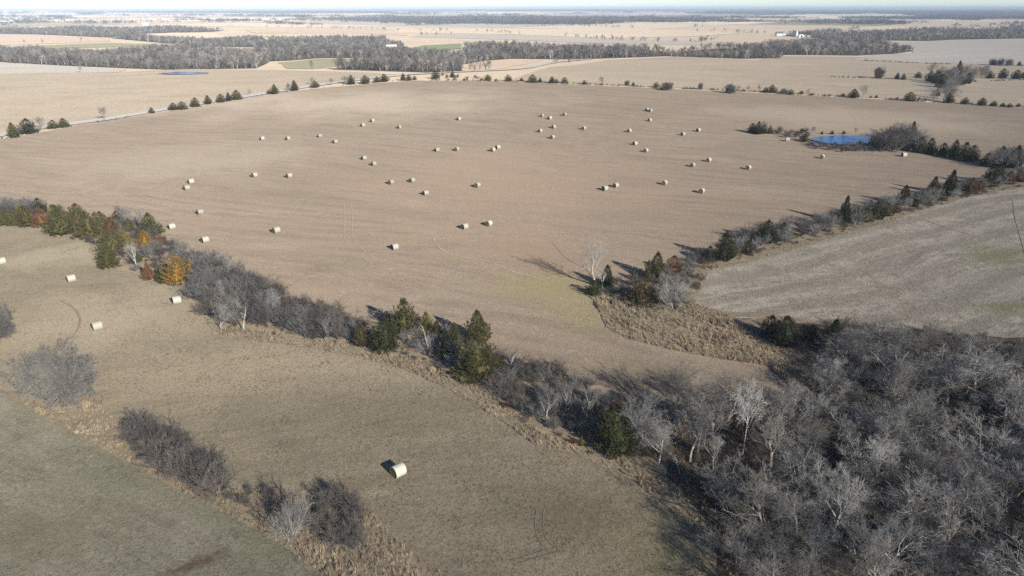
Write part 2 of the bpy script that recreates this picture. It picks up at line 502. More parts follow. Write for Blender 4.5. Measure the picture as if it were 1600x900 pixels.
# gravel road, wheel tracks, washed-out lines
m_gravel = plain_mat('white_gravel', (.86, .79, .68), (.72, .66, .56), 1.5, .95, .05)
ribbon('gravel_road', [(-600, 330), (0, 212), (112, 194), (165, 187), (255, 172), (330, 160), (410, 147), (475, 137), (530, 129), (640, 117), (800, 109), (850, 101), (885, 96), (925, 93)], 7.0, 6, m_gravel, .06)
m_track = field_mat('pressed_straw_track', (.335, .275, .205), (.28, .225, .165), (.32, .26, .195), MOW, (.3, .3), 3.0, .1, (), .7)
m_tracks = field_mat('pressed_stubble_track', (.31, .27, .225), (.24, .205, .17), (.28, .245, .205), ST, (.3, .3), 3.0, .1, (), .7)
m_trackd = field_mat('worn_dark_track', (.20, .162, .12), (.155, .125, .095), (.18, .147, .11), MOW, (.3, .3), 3.0, .1, (), .7)
m_track2 = field_mat('faint_pale_track', (.31, .252, .19), (.25, .20, .15), (.29, .235, .175), MOW, (.3, .3), 3.0, .1, (), .8)
m_trackh = field_mat('faint_hay_track', (.265, .212, .16), (.215, .172, .13), (.25, .20, .15), MOW, (.3, .3), 3.0, .1, (), .7)
def twin(pts, mat, gap=1.9, w=.45, layer=2.2):
    P = [G(*p) for p in pts]
    for s in (-1, 1):
        Q = []
        for i, p in enumerate(P):
            d = P[min(i + 1, len(P) - 1)] - P[max(i - 1, 0)]
            n = Vector((d.y, -d.x, 0)).normalized()
            Q.append(p + n * (s * gap / 2))
        ribbon('wheel_track', [(q.x, q.y) for q in Q], w, layer, mat, .5, 5, False)
twin([(543, 318), (545, 345), (544, 368), (553, 385), (575, 403), (590, 412)], m_track2, 1.9, .25)
ribbon('drain_line', [(1370, 348), (1400, 354), (1436, 343), (1480, 357), (1525, 370)], .3, 3, m_tracks, .6, 10)
ribbon('drain_line', [(1582, 312), (1586, 340), (1592, 362), (1602, 398)], .2, 3, m_tracks, .6, 9)
twin([(1350, 425), (1420, 420), (1480, 398), (1540, 372), (1600, 350)], m_tracks, 2.2, .3, 3)
twin([(1180, 444), (1260, 438), (1330, 432)], m_tracks, 1.6, .3, 3)
twin([(95, 470), (118, 485), (125, 505), (112, 530)], m_trackd, .2, .16, 3)
twin([(845, 795), (842, 820), (848, 845), (862, 858)], m_trackd, .8, .12, 3)
twin([(800, 880), (840, 868), (875, 858)], m_trackd, .6, .12, 3)
ribbon('straw_line', [(676, 372), (692, 392), (722, 402), (760, 408), (800, 424), (850, 438)], .5, 2.4, m_track, .9, 7)
ribbon('washed_line', [(862, 378), (884, 402), (912, 419)], .3, 2.4, m_trackh, .9, 8)

# ponds
def pond(poly, name, sky_tint):
    n = N(name + '_water', .13, .5)
    n.color(sky_tint)  # blue base colour stands in for the sky mirrored in the water
    n.b.inputs['IOR'].default_value = 1.33
    w = n.noise(n.mapped(.2, 1, 2), .7, 4, .6)
    n.bump(w, 1.0, .25)
    rim = [(p[0], p[1]) for p in poly]
    c = (sum(p[0] for p in rim) / len(rim), sum(p[1] for p in rim) / len(rim))
    bank = [(c[0] + (p[0] - c[0]) * 1.12, c[1] + (p[1] - c[1]) * 1.12) for p in rim]
    drape('pond_bank', bank, 3.0, plain_mat(name + '_mud', (.30, .235, .16), (.20, .15, .10), .8))
    z = max(float(hgt(*p)) for p in rim) + .25
    vs, _e, fs, *_ = delaunay_2d_cdt([Vector(p) for p in rim], [], [list(range(len(rim)))], 1, 1e-3)
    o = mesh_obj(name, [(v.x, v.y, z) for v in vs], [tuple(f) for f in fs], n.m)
    if o.data.polygons[0].normal.z < 0: o.data.flip_normals()
    return tag(o, kind='structure')
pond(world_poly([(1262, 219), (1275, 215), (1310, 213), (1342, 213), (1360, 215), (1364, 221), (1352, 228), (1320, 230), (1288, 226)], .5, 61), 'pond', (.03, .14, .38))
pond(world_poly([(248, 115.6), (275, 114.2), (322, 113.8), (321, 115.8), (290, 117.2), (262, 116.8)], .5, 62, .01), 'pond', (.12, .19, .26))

# ------------------------------------------------------------------ plant builders
def tube(V, FC, pts, rad, sides):
    base = len(V)
    n = len(pts)
    for i, p in enumerate(pts):
        d = (pts[min(i + 1, n - 1)] - pts[max(i - 1, 0)])
        if d.length < 1e-6: d = Vector((0, 0, 1))
        d.normalize()
        a = d.cross(Vector((.31, .77, .55))).normalized()
        b = d.cross(a)
        for k in range(sides):
            t = 2 * math.pi * k / sides
            V.append(p + (a * math.cos(t) + b * math.sin(t)) * rad[i])
    for i in range(n - 1):
        for k in range(sides):
            q = base + i * sides
            FC.append((q + k, q + (k + 1) % sides, q + sides + (k + 1) % sides, q + sides + k))

def rdir(rng):
    while True:
        v = Vector((rng.uniform(-1, 1), rng.uniform(-1, 1), rng.uniform(-1, 1)))
        if .05 < v.length < 1: return v.normalized()

def grow(seed, H=10.0, stems=1, spread=.6, kids=(7, 7, 6, 4), clear=.3, up=.25, thick=1.0, twig=.012, lean=0.0, twist=.16, ratio=(.8, .6, .5, .6), bole=.52):
    """a leafless tree or shrub: (wood verts, faces), (twig verts, faces)"""
    rng = random.Random(seed)
    A, B = ([], []), ([], [])
    last = len(kids)
    def branch(p, d, L, r, lev):
        n = (5, 4, 3, 2, 1)[min(lev, 4)]
        pts, rad = [p], [r]
        dirs = []
        for i in range(n):
            d = (d + rdir(rng) * twist * (1 + .3 * lev) + Vector((0, 0, up * (.35 if lev else .1)))).normalized()
            p = p + d * (L / n)
            pts.append(p); dirs.append(d)
            rad.append(max(r * (1 - .75 * (i + 1) / n), twig * .6))
        tgt = A if lev <= 1 else B
        tube(tgt[0], tgt[1], pts, rad, (6, 5, 3, 3, 3)[min(lev, 4)])
        if lev >= last: return
        k = kids[lev] + rng.randint(-1, 1)
        c0 = clear if lev == 0 else .2
        for j in range(max(k, 2)):
            t = c0 + (1 - c0) * (j + rng.random() * .8) / k
            t = min(t, 1.0)
            x = t * n
            i = min(int(x), n - 1)
            q = pts[i].lerp(pts[i + 1], x - i)
            dd = dirs[i]
            side = rdir(rng); side = (side - dd * side.dot(dd))
            if side.length < 1e-3: continue
            side.normalize()
            sp = spread * rng.uniform(.7, 1.25) * (1.15 - .45 * t)
            nd = (dd * math.cos(sp) + side * math.sin(sp)).normalized()
            cl = L * ratio[min(lev, 3)] * rng.uniform(.75, 1.25) * (1.15 - .45 * t)
            cr = max(rad[i] * .55, twig)
            branch(q, nd, cl, cr, lev + 1)
    for s in range(stems):
        if stems == 1:
            branch(Vector((0, 0, -.15)), Vector((lean, 0, 1)).normalized(), H * bole, .022 * H * thick, 0)
        else:
            a = rng.uniform(0, 6.283)
            o = rng.uniform(.05, .35) * H * .35
            tilt = rng.uniform(.05, .75) * spread * 1.3
            branch(Vector((math.cos(a) * o, math.sin(a) * o, -.1)), Vector((math.cos(a) * math.sin(tilt), math.sin(a) * math.sin(tilt), math.cos(tilt))), H * rng.uniform(.5, .8), .011 * H * thick, 0)
    top = max(v.z for v in B[0])
    s = H / top
    for L in (A[0], B[0]):
        for v in L: v *= s
    return A, B

m_bark = plain_mat('grey_bark', (.35, .325, .295), (.22, .20, .178), 3.0, .9, .1, .3, True)
m_twig = plain_mat('grey_twig', (.262, .250, .235), (.182, .172, .16), 1.2, .95, .05, 0, True, .18)

def cedar(seed, H=5.0, W=3.6, pointy=1.0, n_br=150, leaves=30, ragged=.18):
    """an evergreen cedar: trunk and a crown of upswept sprays of small scale-leaf faces"""
    rng = random.Random(seed)
    A = ([], [])
    tube(A[0], A[1], [Vector((0, 0, -.15)), Vector((.03, 0, H * .4)), Vector((0, .02, H * .93))], [H * .028, H * .018, H * .004], 6)
    V, FC = [], []
    lob = [rng.uniform(-1, 1) for _ in range(12)]
    def prof(t, a):
        base = (1 - t ** 2.0) ** .8 * min(1, .68 + t * 2.2)
        if not pointy: base = math.sqrt(max(0, 1 - (1.25 * (t - .36)) ** 2)) * (1 - t ** 5)
        w = 1 + ragged * (math.sin(2 * a + lob[0] * 3 + t * 5) * .6 + math.sin(5 * a + lob[1] * 5 + t * 11) * .5 + lob[2 + int(t * 9.9)] * .5)
        return max(.03, base * w) * W / 2
    def spray(c, d, L, wd):
        # a tapering clump: small pointed faces set round an axis
        u = d.cross(Vector((.2, .9, .4))).normalized(); w = d.cross(u)
        for _ in range(leaves):
            t = rng.random() ** .8
            a = rng.uniform(0, 6.283)
            rr = wd * (1 - t * .85) * rng.uniform(.45, 1)
            p = c + d * (L * t) + (u * math.cos(a) + w * math.sin(a)) * rr
            o = (u * math.cos(a) + w * math.sin(a)) * rng.uniform(.3, .9) + d * rng.uniform(.5, 1.2)
            o.normalize()
            sd = o.cross(rdir(rng)).normalized()
            ln, hw = L * rng.uniform(.2, .36), L * rng.uniform(.045, .085)
            b = len(V)
            V.extend((p - sd * hw, p + sd * hw, p + o * ln))
            FC.append((b, b + 1, b + 2))
    for i in range(n_br):
        t = .02 + .96 * ((i + rng.random()) / n_br) ** 1.15
        a = i * 2.39996 + rng.uniform(-.3, .3)
        R = prof(t, a) * rng.uniform(.72, 1.05)
        z = t * H * .95
        out = Vector((math.cos(a), math.sin(a), 0))
        L = max(.15 * H * (1 - t) ** .5, .08 * H) * rng.uniform(.75, 1.3)
        d = (out * (1.0 - .5 * t) + Vector((0, 0, rng.uniform(.35, .9) + t * .8))).normalized()
        c = out * max(R - L * .45, 0) + Vector((0, 0, z))
        spray(c, d, L, L * .32)
        if i % 2: spray(out * (R * .45) + Vector((0, 0, min(z + .04 * H, H * .86))), (d + Vector((0, 0, .5))).normalized(), L * .9, L * .4)
    for q in range(3): spray(Vector((rng.uniform(-.04, .04) * W, rng.uniform(-.04, .04) * W, H * rng.uniform(.80, .86))), Vector((rng.uniform(-.3, .3), rng.uniform(-.3, .3), 1)).normalized(), H * .13, H * .045)
    # inner mass of old foliage
    seg, lev = 10, 8
    b0 = len(V)
    for j in range(lev + 1):
        t = j / lev
        for k in range(seg):
            a = 2 * math.pi * k / seg
            r = prof(min(t, .97), a) * (.58 - .28 * t) * rng.uniform(.8, 1.1)
            V.append(Vector((math.cos(a) * r, math.sin(a) * r, .05 * H + t * H * .68)))
    for j in range(lev):
        for k in range(seg):
            q = b0 + j * seg
            FC.append((q + k, q + (k + 1) % seg, q + seg + (k + 1) % seg, q + seg + k))
    return A, (V, FC)

m_cbark = plain_mat('cedar_bark', (.16, .11, .08), (.10, .07, .05), 4, .95, .05, .2)
n = N('cedar_foliage', .8, .2)
f1 = n.noise(n.pos, 1.6, 4, .7)
f2 = n.noise(n.pos, .5, 2, .5)
oi = n.node('ShaderNodeObjectInfo')
c = n.mix(n.ramp(f1, .38, .66), (.62, .70, .62), (1.35, 1.25, 1.05))
c = n.mix(n.ramp(f2, .5, .7, 0, .55), c, (1.55, 1.12, .72))
n.color(n.mix(1.0, c, oi.outputs['Color'], 'MULTIPLY'))
n.b.inputs['Subsurface Weight'].default_value = 0
m_needles = n.m

PROTO = {}
def proto(key, parts, mats, H):
    ms = []
    for (V, FC), m, nm in zip(parts, mats, ('trunk', 'crown')):
        me = bpy.data.meshes.new(nm)
        me.from_pydata([tuple(v) for v in V], [], FC)
        me.materials.append(m)
        ms.append(me)
    PROTO[key] = (ms, H)

WM = (m_bark, m_twig)
for i in range(6):
    proto('tree%d' % i, grow(100 + i, 10, 1, .78 + .06 * (i % 3), (8, 8, 7, 5), .18 + .06 * (i % 3), .14, .85, .0105, .1 * (i % 3 - 1), .22), WM, 10)
for i in range(3):
    proto('open%d' % i, grow(130 + i, 10, 1, .68, (7, 7, 6, 5), .36, .28, .95, .011, .12 * (i - 1), .24), WM, 10)
for i in range(2):
    proto('sparse%d' % i, grow(140 + i, 10, 1, .6, (7, 5, 4, 3), .3, .3, 1.15, .014, .15 * (i * 2 - 1), .24), WM, 10)
proto('white', grow(151, 10, 1, .78, (9, 7, 6, 4), .5, .15, .8, .02, 0, .1, (.55, .6, .5, .6), .8), WM, 10)
proto('snag', grow(161, 10, 1, .8, (5, 3, 2), .35, .1, 1.3, .03, .1, .3, (.42, .5, .5, .5), .72), WM, 10)
proto('round', grow(174, 8, 22, .9, (8, 7, 6, 5), .2, .05, 1.8, .0135, 0, .12, (.6, .5, .48, .6)), WM, 8)
for i in range(5):
    proto('shrub%d' % i, grow(180 + i, 4, 12, .6, (7, 6, 4), .16, .2, 1.7, .010, 0, .26, (.55, .5, .6, .6)), WM, 4)
for i in range(2):
    proto('vase%d' % i, grow(190 + i, 4, 22, .62, (6, 5, 3), .25, .12, .8, .009, 0, .1, (.5, .5, .6, .6)), WM, 4)
CM = (m_cbark, m_needles)
for i in range(3):
    proto('cone%d' % i, cedar(200 + i, 5, 3.1 + .3 * i, 1, 230, 30, .26), CM, 5)
for i in range(3):
    proto('dome%d' % i, cedar(210 + i, 5, 4.4 + .3 * i, 0, 270, 30, .28), CM, 5)
proto('tall', cedar(221, 5, 2.4, 1, 220, 30, .25), CM, 5)
proto('ragged', cedar(222, 5, 3.9, 1, 170, 40, .38), CM, 5)

TILT = random.Random(77)
def place(name, key, p, H, rz=0, wide=1.0, color=(1, 1, 1), label=None, cat=None, group=None):
    ms, h0 = PROTO[key]
    s = H / h0
    e = empty(name, p, rz, (s * wide, s * wide, s))
    e.rotation_euler = (TILT.uniform(-.07, .07), TILT.uniform(-.07, .07), rz)
    for me in ms:
        o = bpy.data.objects.new(me.name, me)
        COL.objects.link(o)
        o.parent = e
        c_ = color
        if me.name.startswith('crown') and key != 'white' and h0 > 5: c_ = tuple(v * min(1, 1.3 / max(color)) for v in color)
        o.color = (*c_, 1)
    return tag(e, label, cat, group)

# ------------------------------------------------------------------ hay bales
def bale_parts():
    R, L, seg = .8, 1.5, 40
    rng = random.Random(5)
    def ring(x, r, j=.0):
        out = []
        for k in range(seg):
            a = 2 * math.pi * k / seg
            rr = r * (1 + .012 * math.sin(3 * a + x * 2) + rng.uniform(-j, j))
            y, z = rr * math.cos(a), rr * math.sin(a)
            z = max(z, -R * .93)              # settled on the ground
            if z < -R * .6: y *= 1.03
            out.append(Vector((x, y, z + R * .93)))
        return out
    V, FC = [], []
    xs = [-L / 2, -L / 2 + .04, -.55, -.35, -.15, .05, .25, .45, .6, L / 2 - .04, L / 2]
    rs = [R * .955, R * .99, R, R * 1.006, R * .996, R * 1.004, R * .997, R * 1.005, R, R * .99, R * .955]
    for x, r in zip(xs, rs): V += ring(x, r, .004)
    for i in range(len(xs) - 1):
        for k in range(seg):
            q = i * seg
            FC.append((q + k, q + (k + 1) % seg, q + seg + (k + 1) % seg, q + seg + k))
    wrap = (V, FC)
    ends = []
    for s in (-1, 1):
        V, FC = [], []
        rr = [1, .93, .86, .78, .70, .6, .5, .4, .3, .2, .1]
        for i, q in enumerate(rr):
            V += ring(s * (L / 2 - (.0 if i == 0 else .015 + .02 * (i % 2))), R * .955 * q, .006 if i else .0)
        V.append(Vector((s * L / 2, 0, R * .93)))
        for i in range(len(rr) - 1):
            for k in range(seg):
                a = i * seg
                f = (a + k, a + (k + 1) % seg, a + seg + (k + 1) % seg, a + seg + k)
                FC.append(f if s < 0 else f[::-1])
        a = (len(rr) - 1) * seg
        for k in range(seg): FC.append((a + k, a + (k + 1) % seg, len(V) - 1))
        ends.append((V, FC))
    return wrap, ends
n = N('white_net_wrap', .7, .25)
tc = n.node('ShaderNodeTexCoord')
w = n.node('ShaderNodeTexWave', wave_type='BANDS', bands_direction='X')
n.put(w.inputs['Vector'], tc.outputs['Object']); w.inputs['Scale'].default_value = 2.2; w.inputs['Distortion'].default_value = 1.2
f = n.noise(tc.outputs['Object'], 5, 4, .7)
c = n.mix(n.ramp(w.outputs['Fac'], .4, 1, 0, .25), (.54, .525, .44), (.45, .42, .335))
c = n.mix(n.ramp(f, .45, .75, 0, .5), c, (.38, .33, .235))
oi = n.node('ShaderNodeObjectInfo')
n.color(n.mix(1.0, c, oi.outputs['Color'], 'MULTIPLY')); n.bump(f, .5, .04)
m_wrap = n.m
n = N('cut_hay', .95, .05)
tc = n.node('ShaderNodeTexCoord')
f = n.noise(tc.outputs['Object'], 9, 5, .75)
c = n.mix(n.ramp(f, .3, .7), (.25, .175, .10), (.14, .095, .055))
n.color(c); n.bump(f, .7, .06)
m_hayend = n.m
wrap, ends = bale_parts()
BW = mesh_obj('net_wrap', wrap[0], wrap[1], m_wrap, link=False, smooth=True).data
BE = [mesh_obj('end_face', e[0], e[1], m_hayend, link=False).data for e in ends]
BALES = [
    (623, 743, 'large white wrapped bale alone in the lowest meadow, with a black shadow'),
    (153, 515, 'white round bale between the round bare tree and the hedgerow corner'),
    (277, 474, 'white round bale close beside the hedgerow, below the orange cedar'),
    (112, 440, 'white round bale out in the open behind the hedgerow of olive cedars'),
    (3, 413, 'white round bale cut off by the left edge of the photo'),
    (269, 358, 'white round bale just past the dark cedar at the hedgerow bend'),
    (321, 379, 'white round bale beside the hedgerow, below and past the one at its bend'),
    (313, 335, 'white round bale alone above the hedgerow bend, under the close pair'),
    (299, 287, 'upper bale of the close pair above the hedgerow bend'),
    (292, 297, 'lower bale of the close pair above the hedgerow bend'),
    (398, 277, 'left bale of two level bales in the left middle of the hay field'),
    (452, 278, 'right bale of two level bales in the left middle of the hay field'),
    (432, 364, 'lone bale in the hay field straight above the grey thicket'),
    (617, 390, 'bale of the big field lowest in the picture, beside curved wheel tracks'),
    (726, 358, 'left bale of the large pair in the lower middle of the hay field'),
    (764, 353, 'right bale of the large pair in the lower middle of the hay field'),
    (410, 219, 'first of four bales in a loose row, counted from the left, upper left field'),
    (450, 219, 'second of four bales in a loose row, counted from the left, upper left field'),
    (500, 215, 'third of four bales in a loose row, counted from the left, upper left field'),
    (524, 224, 'fourth and lowest of the bales in a loose row, upper left field'),
    (567, 198, 'lower left bale of the small pair near the faint round tracks'),
    (582, 191, 'upper right bale of the small pair near the faint round tracks'),
    (624, 201, 'single bale to the right of the small pair near the round tracks'),
    (717, 188, 'single bale highest in the middle of the hay field'),
    (569, 250, 'upper left bale of the slanting pair in the field middle'),
    (584, 259, 'lower right bale of the slanting pair in the field middle'),
    (683, 237, 'left of two level bales on the pinkish part of the field'),
    (714, 236, 'right of two level bales on the pinkish part of the field'),
    (770, 237, 'lower bale of the touching pair on the pinkish part of the field'),
    (778, 233, 'upper bale of the touching pair on the pinkish part of the field'),
    (611, 288, 'left of three bales forming a flat triangle in the field centre'),
    (644, 285, 'top of three bales forming a flat triangle in the field centre'),
    (665, 305, 'lowest of three bales forming a flat triangle in the field centre'),
    (746, 293, 'bale standing alone on pinkish stubble at the centre of the field'),
    (847, 183, 'upper left bale of the cluster of six on the rise'),
    (859, 187, 'second bale of the cluster of six on the rise, right below the top one'),
    (882, 181, 'bale of the cluster on the rise that stands farthest to the upper right'),
    (865, 201, 'bale in the middle of the cluster of six on the rise'),
    (844, 207, 'left lower bale of the cluster of six on the rise'),
    (863, 217, 'lowest bale of the cluster of six on the rise'),
    (912, 203, 'lone bale just right of the cluster of six on the rise'),
    (983, 207, 'upper of two bales in a slanting line right of the field centre'),
    (992, 227, 'middle bale of the slanting line right of the field centre'),
    (1009, 238, 'lowest bale of the slanting line right of the field centre'),
    (1011, 174, 'left bale of the touching pair farthest up the hay field'),
    (1016, 175, 'right bale of the touching pair farthest up the hay field'),
    (1015, 190, 'single bale right below the touching pair farthest up the field'),
    (1067, 212, 'left bale of the two left of the pond cedars'),
    (1091, 206, 'right bale of the two left of the pond cedars'),
    (1082, 261, 'lower left bale of the pair below the pond cedars'),
    (1107, 253, 'upper right bale of the pair below the pond cedars'),
    (1169, 265, 'lone bale in the field below the pond cedars'),
    (945, 298, 'left bale of the close pair in the right half of the field'),
    (962, 293, 'right bale of the close pair in the right half of the field'),
    (1038, 289, 'bale between the close pair and the bale above the cedar hedge'),
    (1096, 302, 'bale lowest in the right half of the field, above the cedar hedge'),
    (1284, 248, 'bale standing alone in front of the blue pond'),
    (1412, 245, 'bale with dark end tucked beneath the cedars right of the pond'),
    (1230, 221, 'pale bale turned side-on at the brushy left bank of the pond'),
    (1364, 321, 'white bale half hidden behind the right-hand cedar hedge'),
]
rng = random.Random(21)
for x, y, lab in BALES:
    p = G(x, y)
    rz = math.radians(46) + rng.uniform(-.2, .2)
    if (x, y) == (623, 743): rz = math.radians(43)
    if (x, y) == (1230, 221): rz = math.radians(-12)
    if (x, y) == (1412, 245): rz = math.radians(5)
    if (x, y) == (1364, 321): rz = math.radians(15)
    s = rng.uniform(.96, 1.05) * (.90 if x != 623 else .90)
    e = empty('hay_bale', p + Vector((0, 0, .03)), rz, s)
    tag(e, lab, 'hay bale', 'round hay bales left on the mown fields')
    for me in (BW, BE[0], BE[1]):
        o = bpy.data.objects.new(me.name, me); COL.objects.link(o); o.parent = e
        k = rng.uniform(.72, .98) * (1.2 if y > 340 else 1.0)
        o.color = (k, k * rng.uniform(.98, 1.03), k * rng.uniform(.92, 1.04), 1)

# ------------------------------------------------------------------ cedars
OLIVE, DARK, GREEN, RUST, ORANGE, YELLOW, BROWN = (.088, .083, .031), (.038, .043, .023), (.06, .068, .027), (.15, .078, .045), (.185, .118, .032), (.145, .125, .034), (.09, .07, .037)
CN = {OLIVE: 'olive green', DARK: 'dark green', GREEN: 'green', RUST: 'rusty red-brown', ORANGE: 'orange-tinged', YELLOW: 'yellowish', BROWN: 'brownish'}
ORD = ['first', 'second', 'third', 'fourth', 'fifth', 'sixth', 'seventh', 'eighth', 'ninth', 'tenth', 'eleventh', 'twelfth', 'thirteenth', 'fourteenth', 'fifteenth', 'sixteenth', 'seventeenth', 'eighteenth', 'nineteenth', 'twentieth']
for tens, last in (('twenty', 'twentieth'), ('thirty', 'thirtieth'), ('forty', 'fortieth'), ('fifty', 'fiftieth'), ('sixty', 'sixtieth'), ('seventy', 'seventieth')):
    if tens != 'twenty': ORD.append(last)
    ORD += [tens + '-' + o for o in ORD[:9]]
CEDAR_LINES = {
 'in the olive cedar hedgerow at the left': [
  (4, 352, 26, OLIVE, 1.1), (22, 352, 25, OLIVE, 1.1), (44, 353, 31, OLIVE, 1.15), (66, 354, 28, RUST, 1.1), (100, 366, 40, OLIVE, 1.3), (64, 334, 24, DARK, 1), (86, 340, 20, OLIVE, 1), (122, 345, 27, OLIVE, 1.1), (142, 371, 40, OLIVE, 1.2), (158, 355, 24, OLIVE, 1), (174, 366, 26, RUST, 1), (178, 392, 34, OLIVE, 1.2), (196, 384, 24, YELLOW, 1.1), (172, 417, 36, OLIVE, 1.1), (238, 368, 34, GREEN, 1.1), (184, 350, 20, OLIVE, 1), (228, 388, 27, ORANGE, 1.1), (250, 384, 20, RUST, 1), (235, 437, 27, RUST, .95), (255, 442, 28, GREEN, .95), (280, 443, 42, ORANGE, 1.1), (216, 410, 18, OLIVE, 1), (35, 338, 18, YELLOW, 1), (202, 362, 20, OLIVE, 1)],
 'in the middle of the long hedgerow': [
  (568, 541, 36, BROWN, .9), (602, 547, 48, GREEN, 1.15), (634, 520, 50, OLIVE, 1.1), (667, 523, 34, YELLOW, .8), (683, 532, 30, OLIVE, .95), (708, 545, 38, OLIVE, .95), (748, 535, 50, OLIVE, .85), (747, 591, 66, OLIVE, 1.0), (765, 575, 34, BROWN, .9), (962, 705, 66, GREEN, 1.1), (908, 697, 13, YELLOW, .8), (1040, 642, 16, YELLOW, .9), (1096, 655, 20, DARK, 1.2), (1128, 678, 24, DARK, 1.2), (695, 560, 26, OLIVE, .9)],
 'at the corner where two hedges meet': [
  (927, 461, 22, GREEN, 1.2), (947, 447, 32, DARK, .9), (1003, 476, 48, BROWN, 1.0), (1024, 436, 40, OLIVE, .95), (1052, 426, 26, RUST, 1.1), (989, 436, 14, OLIVE, 1)],
 'in the right-hand hedge beside the stubble field': [
  (1106, 409, 24, DARK, 1.1), (1129, 406, 42, DARK, .9), (1139, 403, 26, OLIVE, 1), (1166, 396, 20, BROWN, 1.2), (1198, 379, 34, DARK, 1.05), (1223, 369, 20, DARK, 1), (1317, 350, 42, DARK, .6), (1352, 347, 22, BROWN, 1), (1368, 341, 25, DARK, 1.2), (1386, 338, 20, BROWN, 1), (1400, 333, 15, RUST, 1), (1411, 320, 30, DARK, .9), (1456, 306, 30, BROWN, .85), (1468, 314, 18, OLIVE, .8), (1481, 305, 38, DARK, .7), (1516, 302, 23, BROWN, 1.1), (1544, 292, 32, DARK, 1), (1557, 288, 32, DARK, .9), (1576, 288, 20, RUST, 1), (1592, 284, 17, BROWN, 1), (1430, 324, 12, DARK, 1), (1530, 298, 16, RUST, 1)],
 'at the pond and the fence beside it': [
  (1175, 208, 15, DARK, 1.1), (1184, 210, 19, DARK, 1), (1193, 209, 13, DARK, 1.1), (1203, 209, 12, BROWN, 1), (1252, 208, 7, DARK, 1.2), (1256, 222, 12, DARK, 1.1), (1284, 210, 5, DARK, 1), (1300, 210, 6, DARK, 1.2), (1318, 210, 6, DARK, 1), (1304, 231, 9, DARK, 1.2), (1421, 224, 32, BROWN, .65), (1436, 239, 24, GREEN, 1), (1453, 241, 24, DARK, 1), (1471, 244, 20, DARK, 1.1), (1488, 248, 28, DARK, .9), (1502, 251, 28, DARK, 1), (1518, 252, 24, BROWN, 1.1), (1541, 260, 20, DARK, 1.1), (1552, 260, 14, DARK, 1), (1563, 262, 32, DARK, .8), (1583, 263, 34, DARK, .9)],
 'along the white gravel road': [
  (24, 215, 25, OLIVE, .9), (46, 209, 25, DARK, 1.1), (84, 201, 14, OLIVE, 1.2), (101, 199, 15, OLIVE, 1.3), (237, 177, 10, BROWN, 1), (271, 172, 12, BROWN, 1.3), (285, 171, 13, BROWN, 1.3), (305, 167, 15, OLIVE, 1.2), (326, 163, 15, OLIVE, .9), (346, 160, 14, BROWN, 1.1), (358, 158, 14, DARK, .9), (370, 156, 16, OLIVE, 1.1), (420, 147, 7, BROWN, 1), (429, 147, 16, OLIVE, .9), (461, 142, 17, OLIVE, .9), (493, 137, 11, BROWN, 1.3), (549, 132, 15, DARK, 1), (571, 131, 14, OLIVE, 1.2), (589, 129, 10, OLIVE, 1.2), (601, 128, 13, DARK, 1.2), (630, 126, 12, BROWN, .9), (639, 126, 10, BROWN, 1), (648, 125, 7, BROWN, 1), (681, 123, 13, BROWN, 1.2), (707, 121, 10, BROWN, 1)],
 'on the fence topping the hay field': [
  (762, 126, 10, OLIVE, 1.2), (794, 127, 11, OLIVE, 1.1), (815, 127, 6, BROWN, 1.3), (832, 129, 13, OLIVE, 1.2), (844, 129, 8, DARK, .9), (862, 130, 11, DARK, 1), (869, 130, 7, DARK, 1.2), (882, 130, 10, OLIVE, 1.1), (913, 132, 7, BROWN, 1.1), (989, 134, 6, DARK, 1), (1025, 137, 9, OLIVE, 1.2), (1196, 145, 9, DARK, 1), (1206, 145, 13, OLIVE, 1.2), (1235, 148, 9, BROWN, 1.3), (1252, 147, 6, BROWN, 1.2), (1317, 151, 6, DARK, 1), (1333, 153, 15, DARK, 1.1), (1360, 153, 4, DARK, 1), (1369, 153, 5, DARK, 1), (1402, 155, 4, DARK, 1), (1420, 158, 15, OLIVE, 1.3), (1436, 156, 4, DARK, 1), (1445, 157, 4, DARK, 1), (1482, 161, 16, DARK, 1.1), (1507, 163, 11, DARK, 1.2), (1533, 165, 13, DARK, 1.1), (1552, 166, 9, DARK, 1.2), (1566, 167, 7, BROWN, 1.3), (1577, 168, 7, BROWN, 1.3), (1591, 167, 6, BROWN, 1.2)],
 'in the dark grove beyond the field': [
  (1372, 123, 6, BROWN, 1.8), (1401, 124, 10, DARK, 1), (1411, 125, 10, OLIVE, 1), (1434, 122, 9, DARK, 1.4), (1452, 128, 16, DARK, 1.1), (1462, 131, 18, DARK, 1.2), (1470, 137, 20, DARK, 1), (1465, 150, 7, DARK, 1), (1497, 119, 22, BROWN, .7), (1500, 133, 13, DARK, 1.2), (1511, 131, 16, DARK, 1), (1546, 123, 11, DARK, 1.3), (1566, 123, 15, DARK, 1.1), (1587, 124, 14, DARK, 1.3), (1599, 123, 11, DARK, 1.2), (1592, 103, 7, DARK, 1)],
 'sunk among the bare trees of the wood': [
  (1160, 808, 62, GREEN, .85), (1225, 540, 46, DARK, 1.05), (1205, 528, 34, DARK, 1), (1300, 545, 44, DARK, .7), (1268, 533, 26, DARK, .8)],
}
rng = random.Random(31)
ci = 0
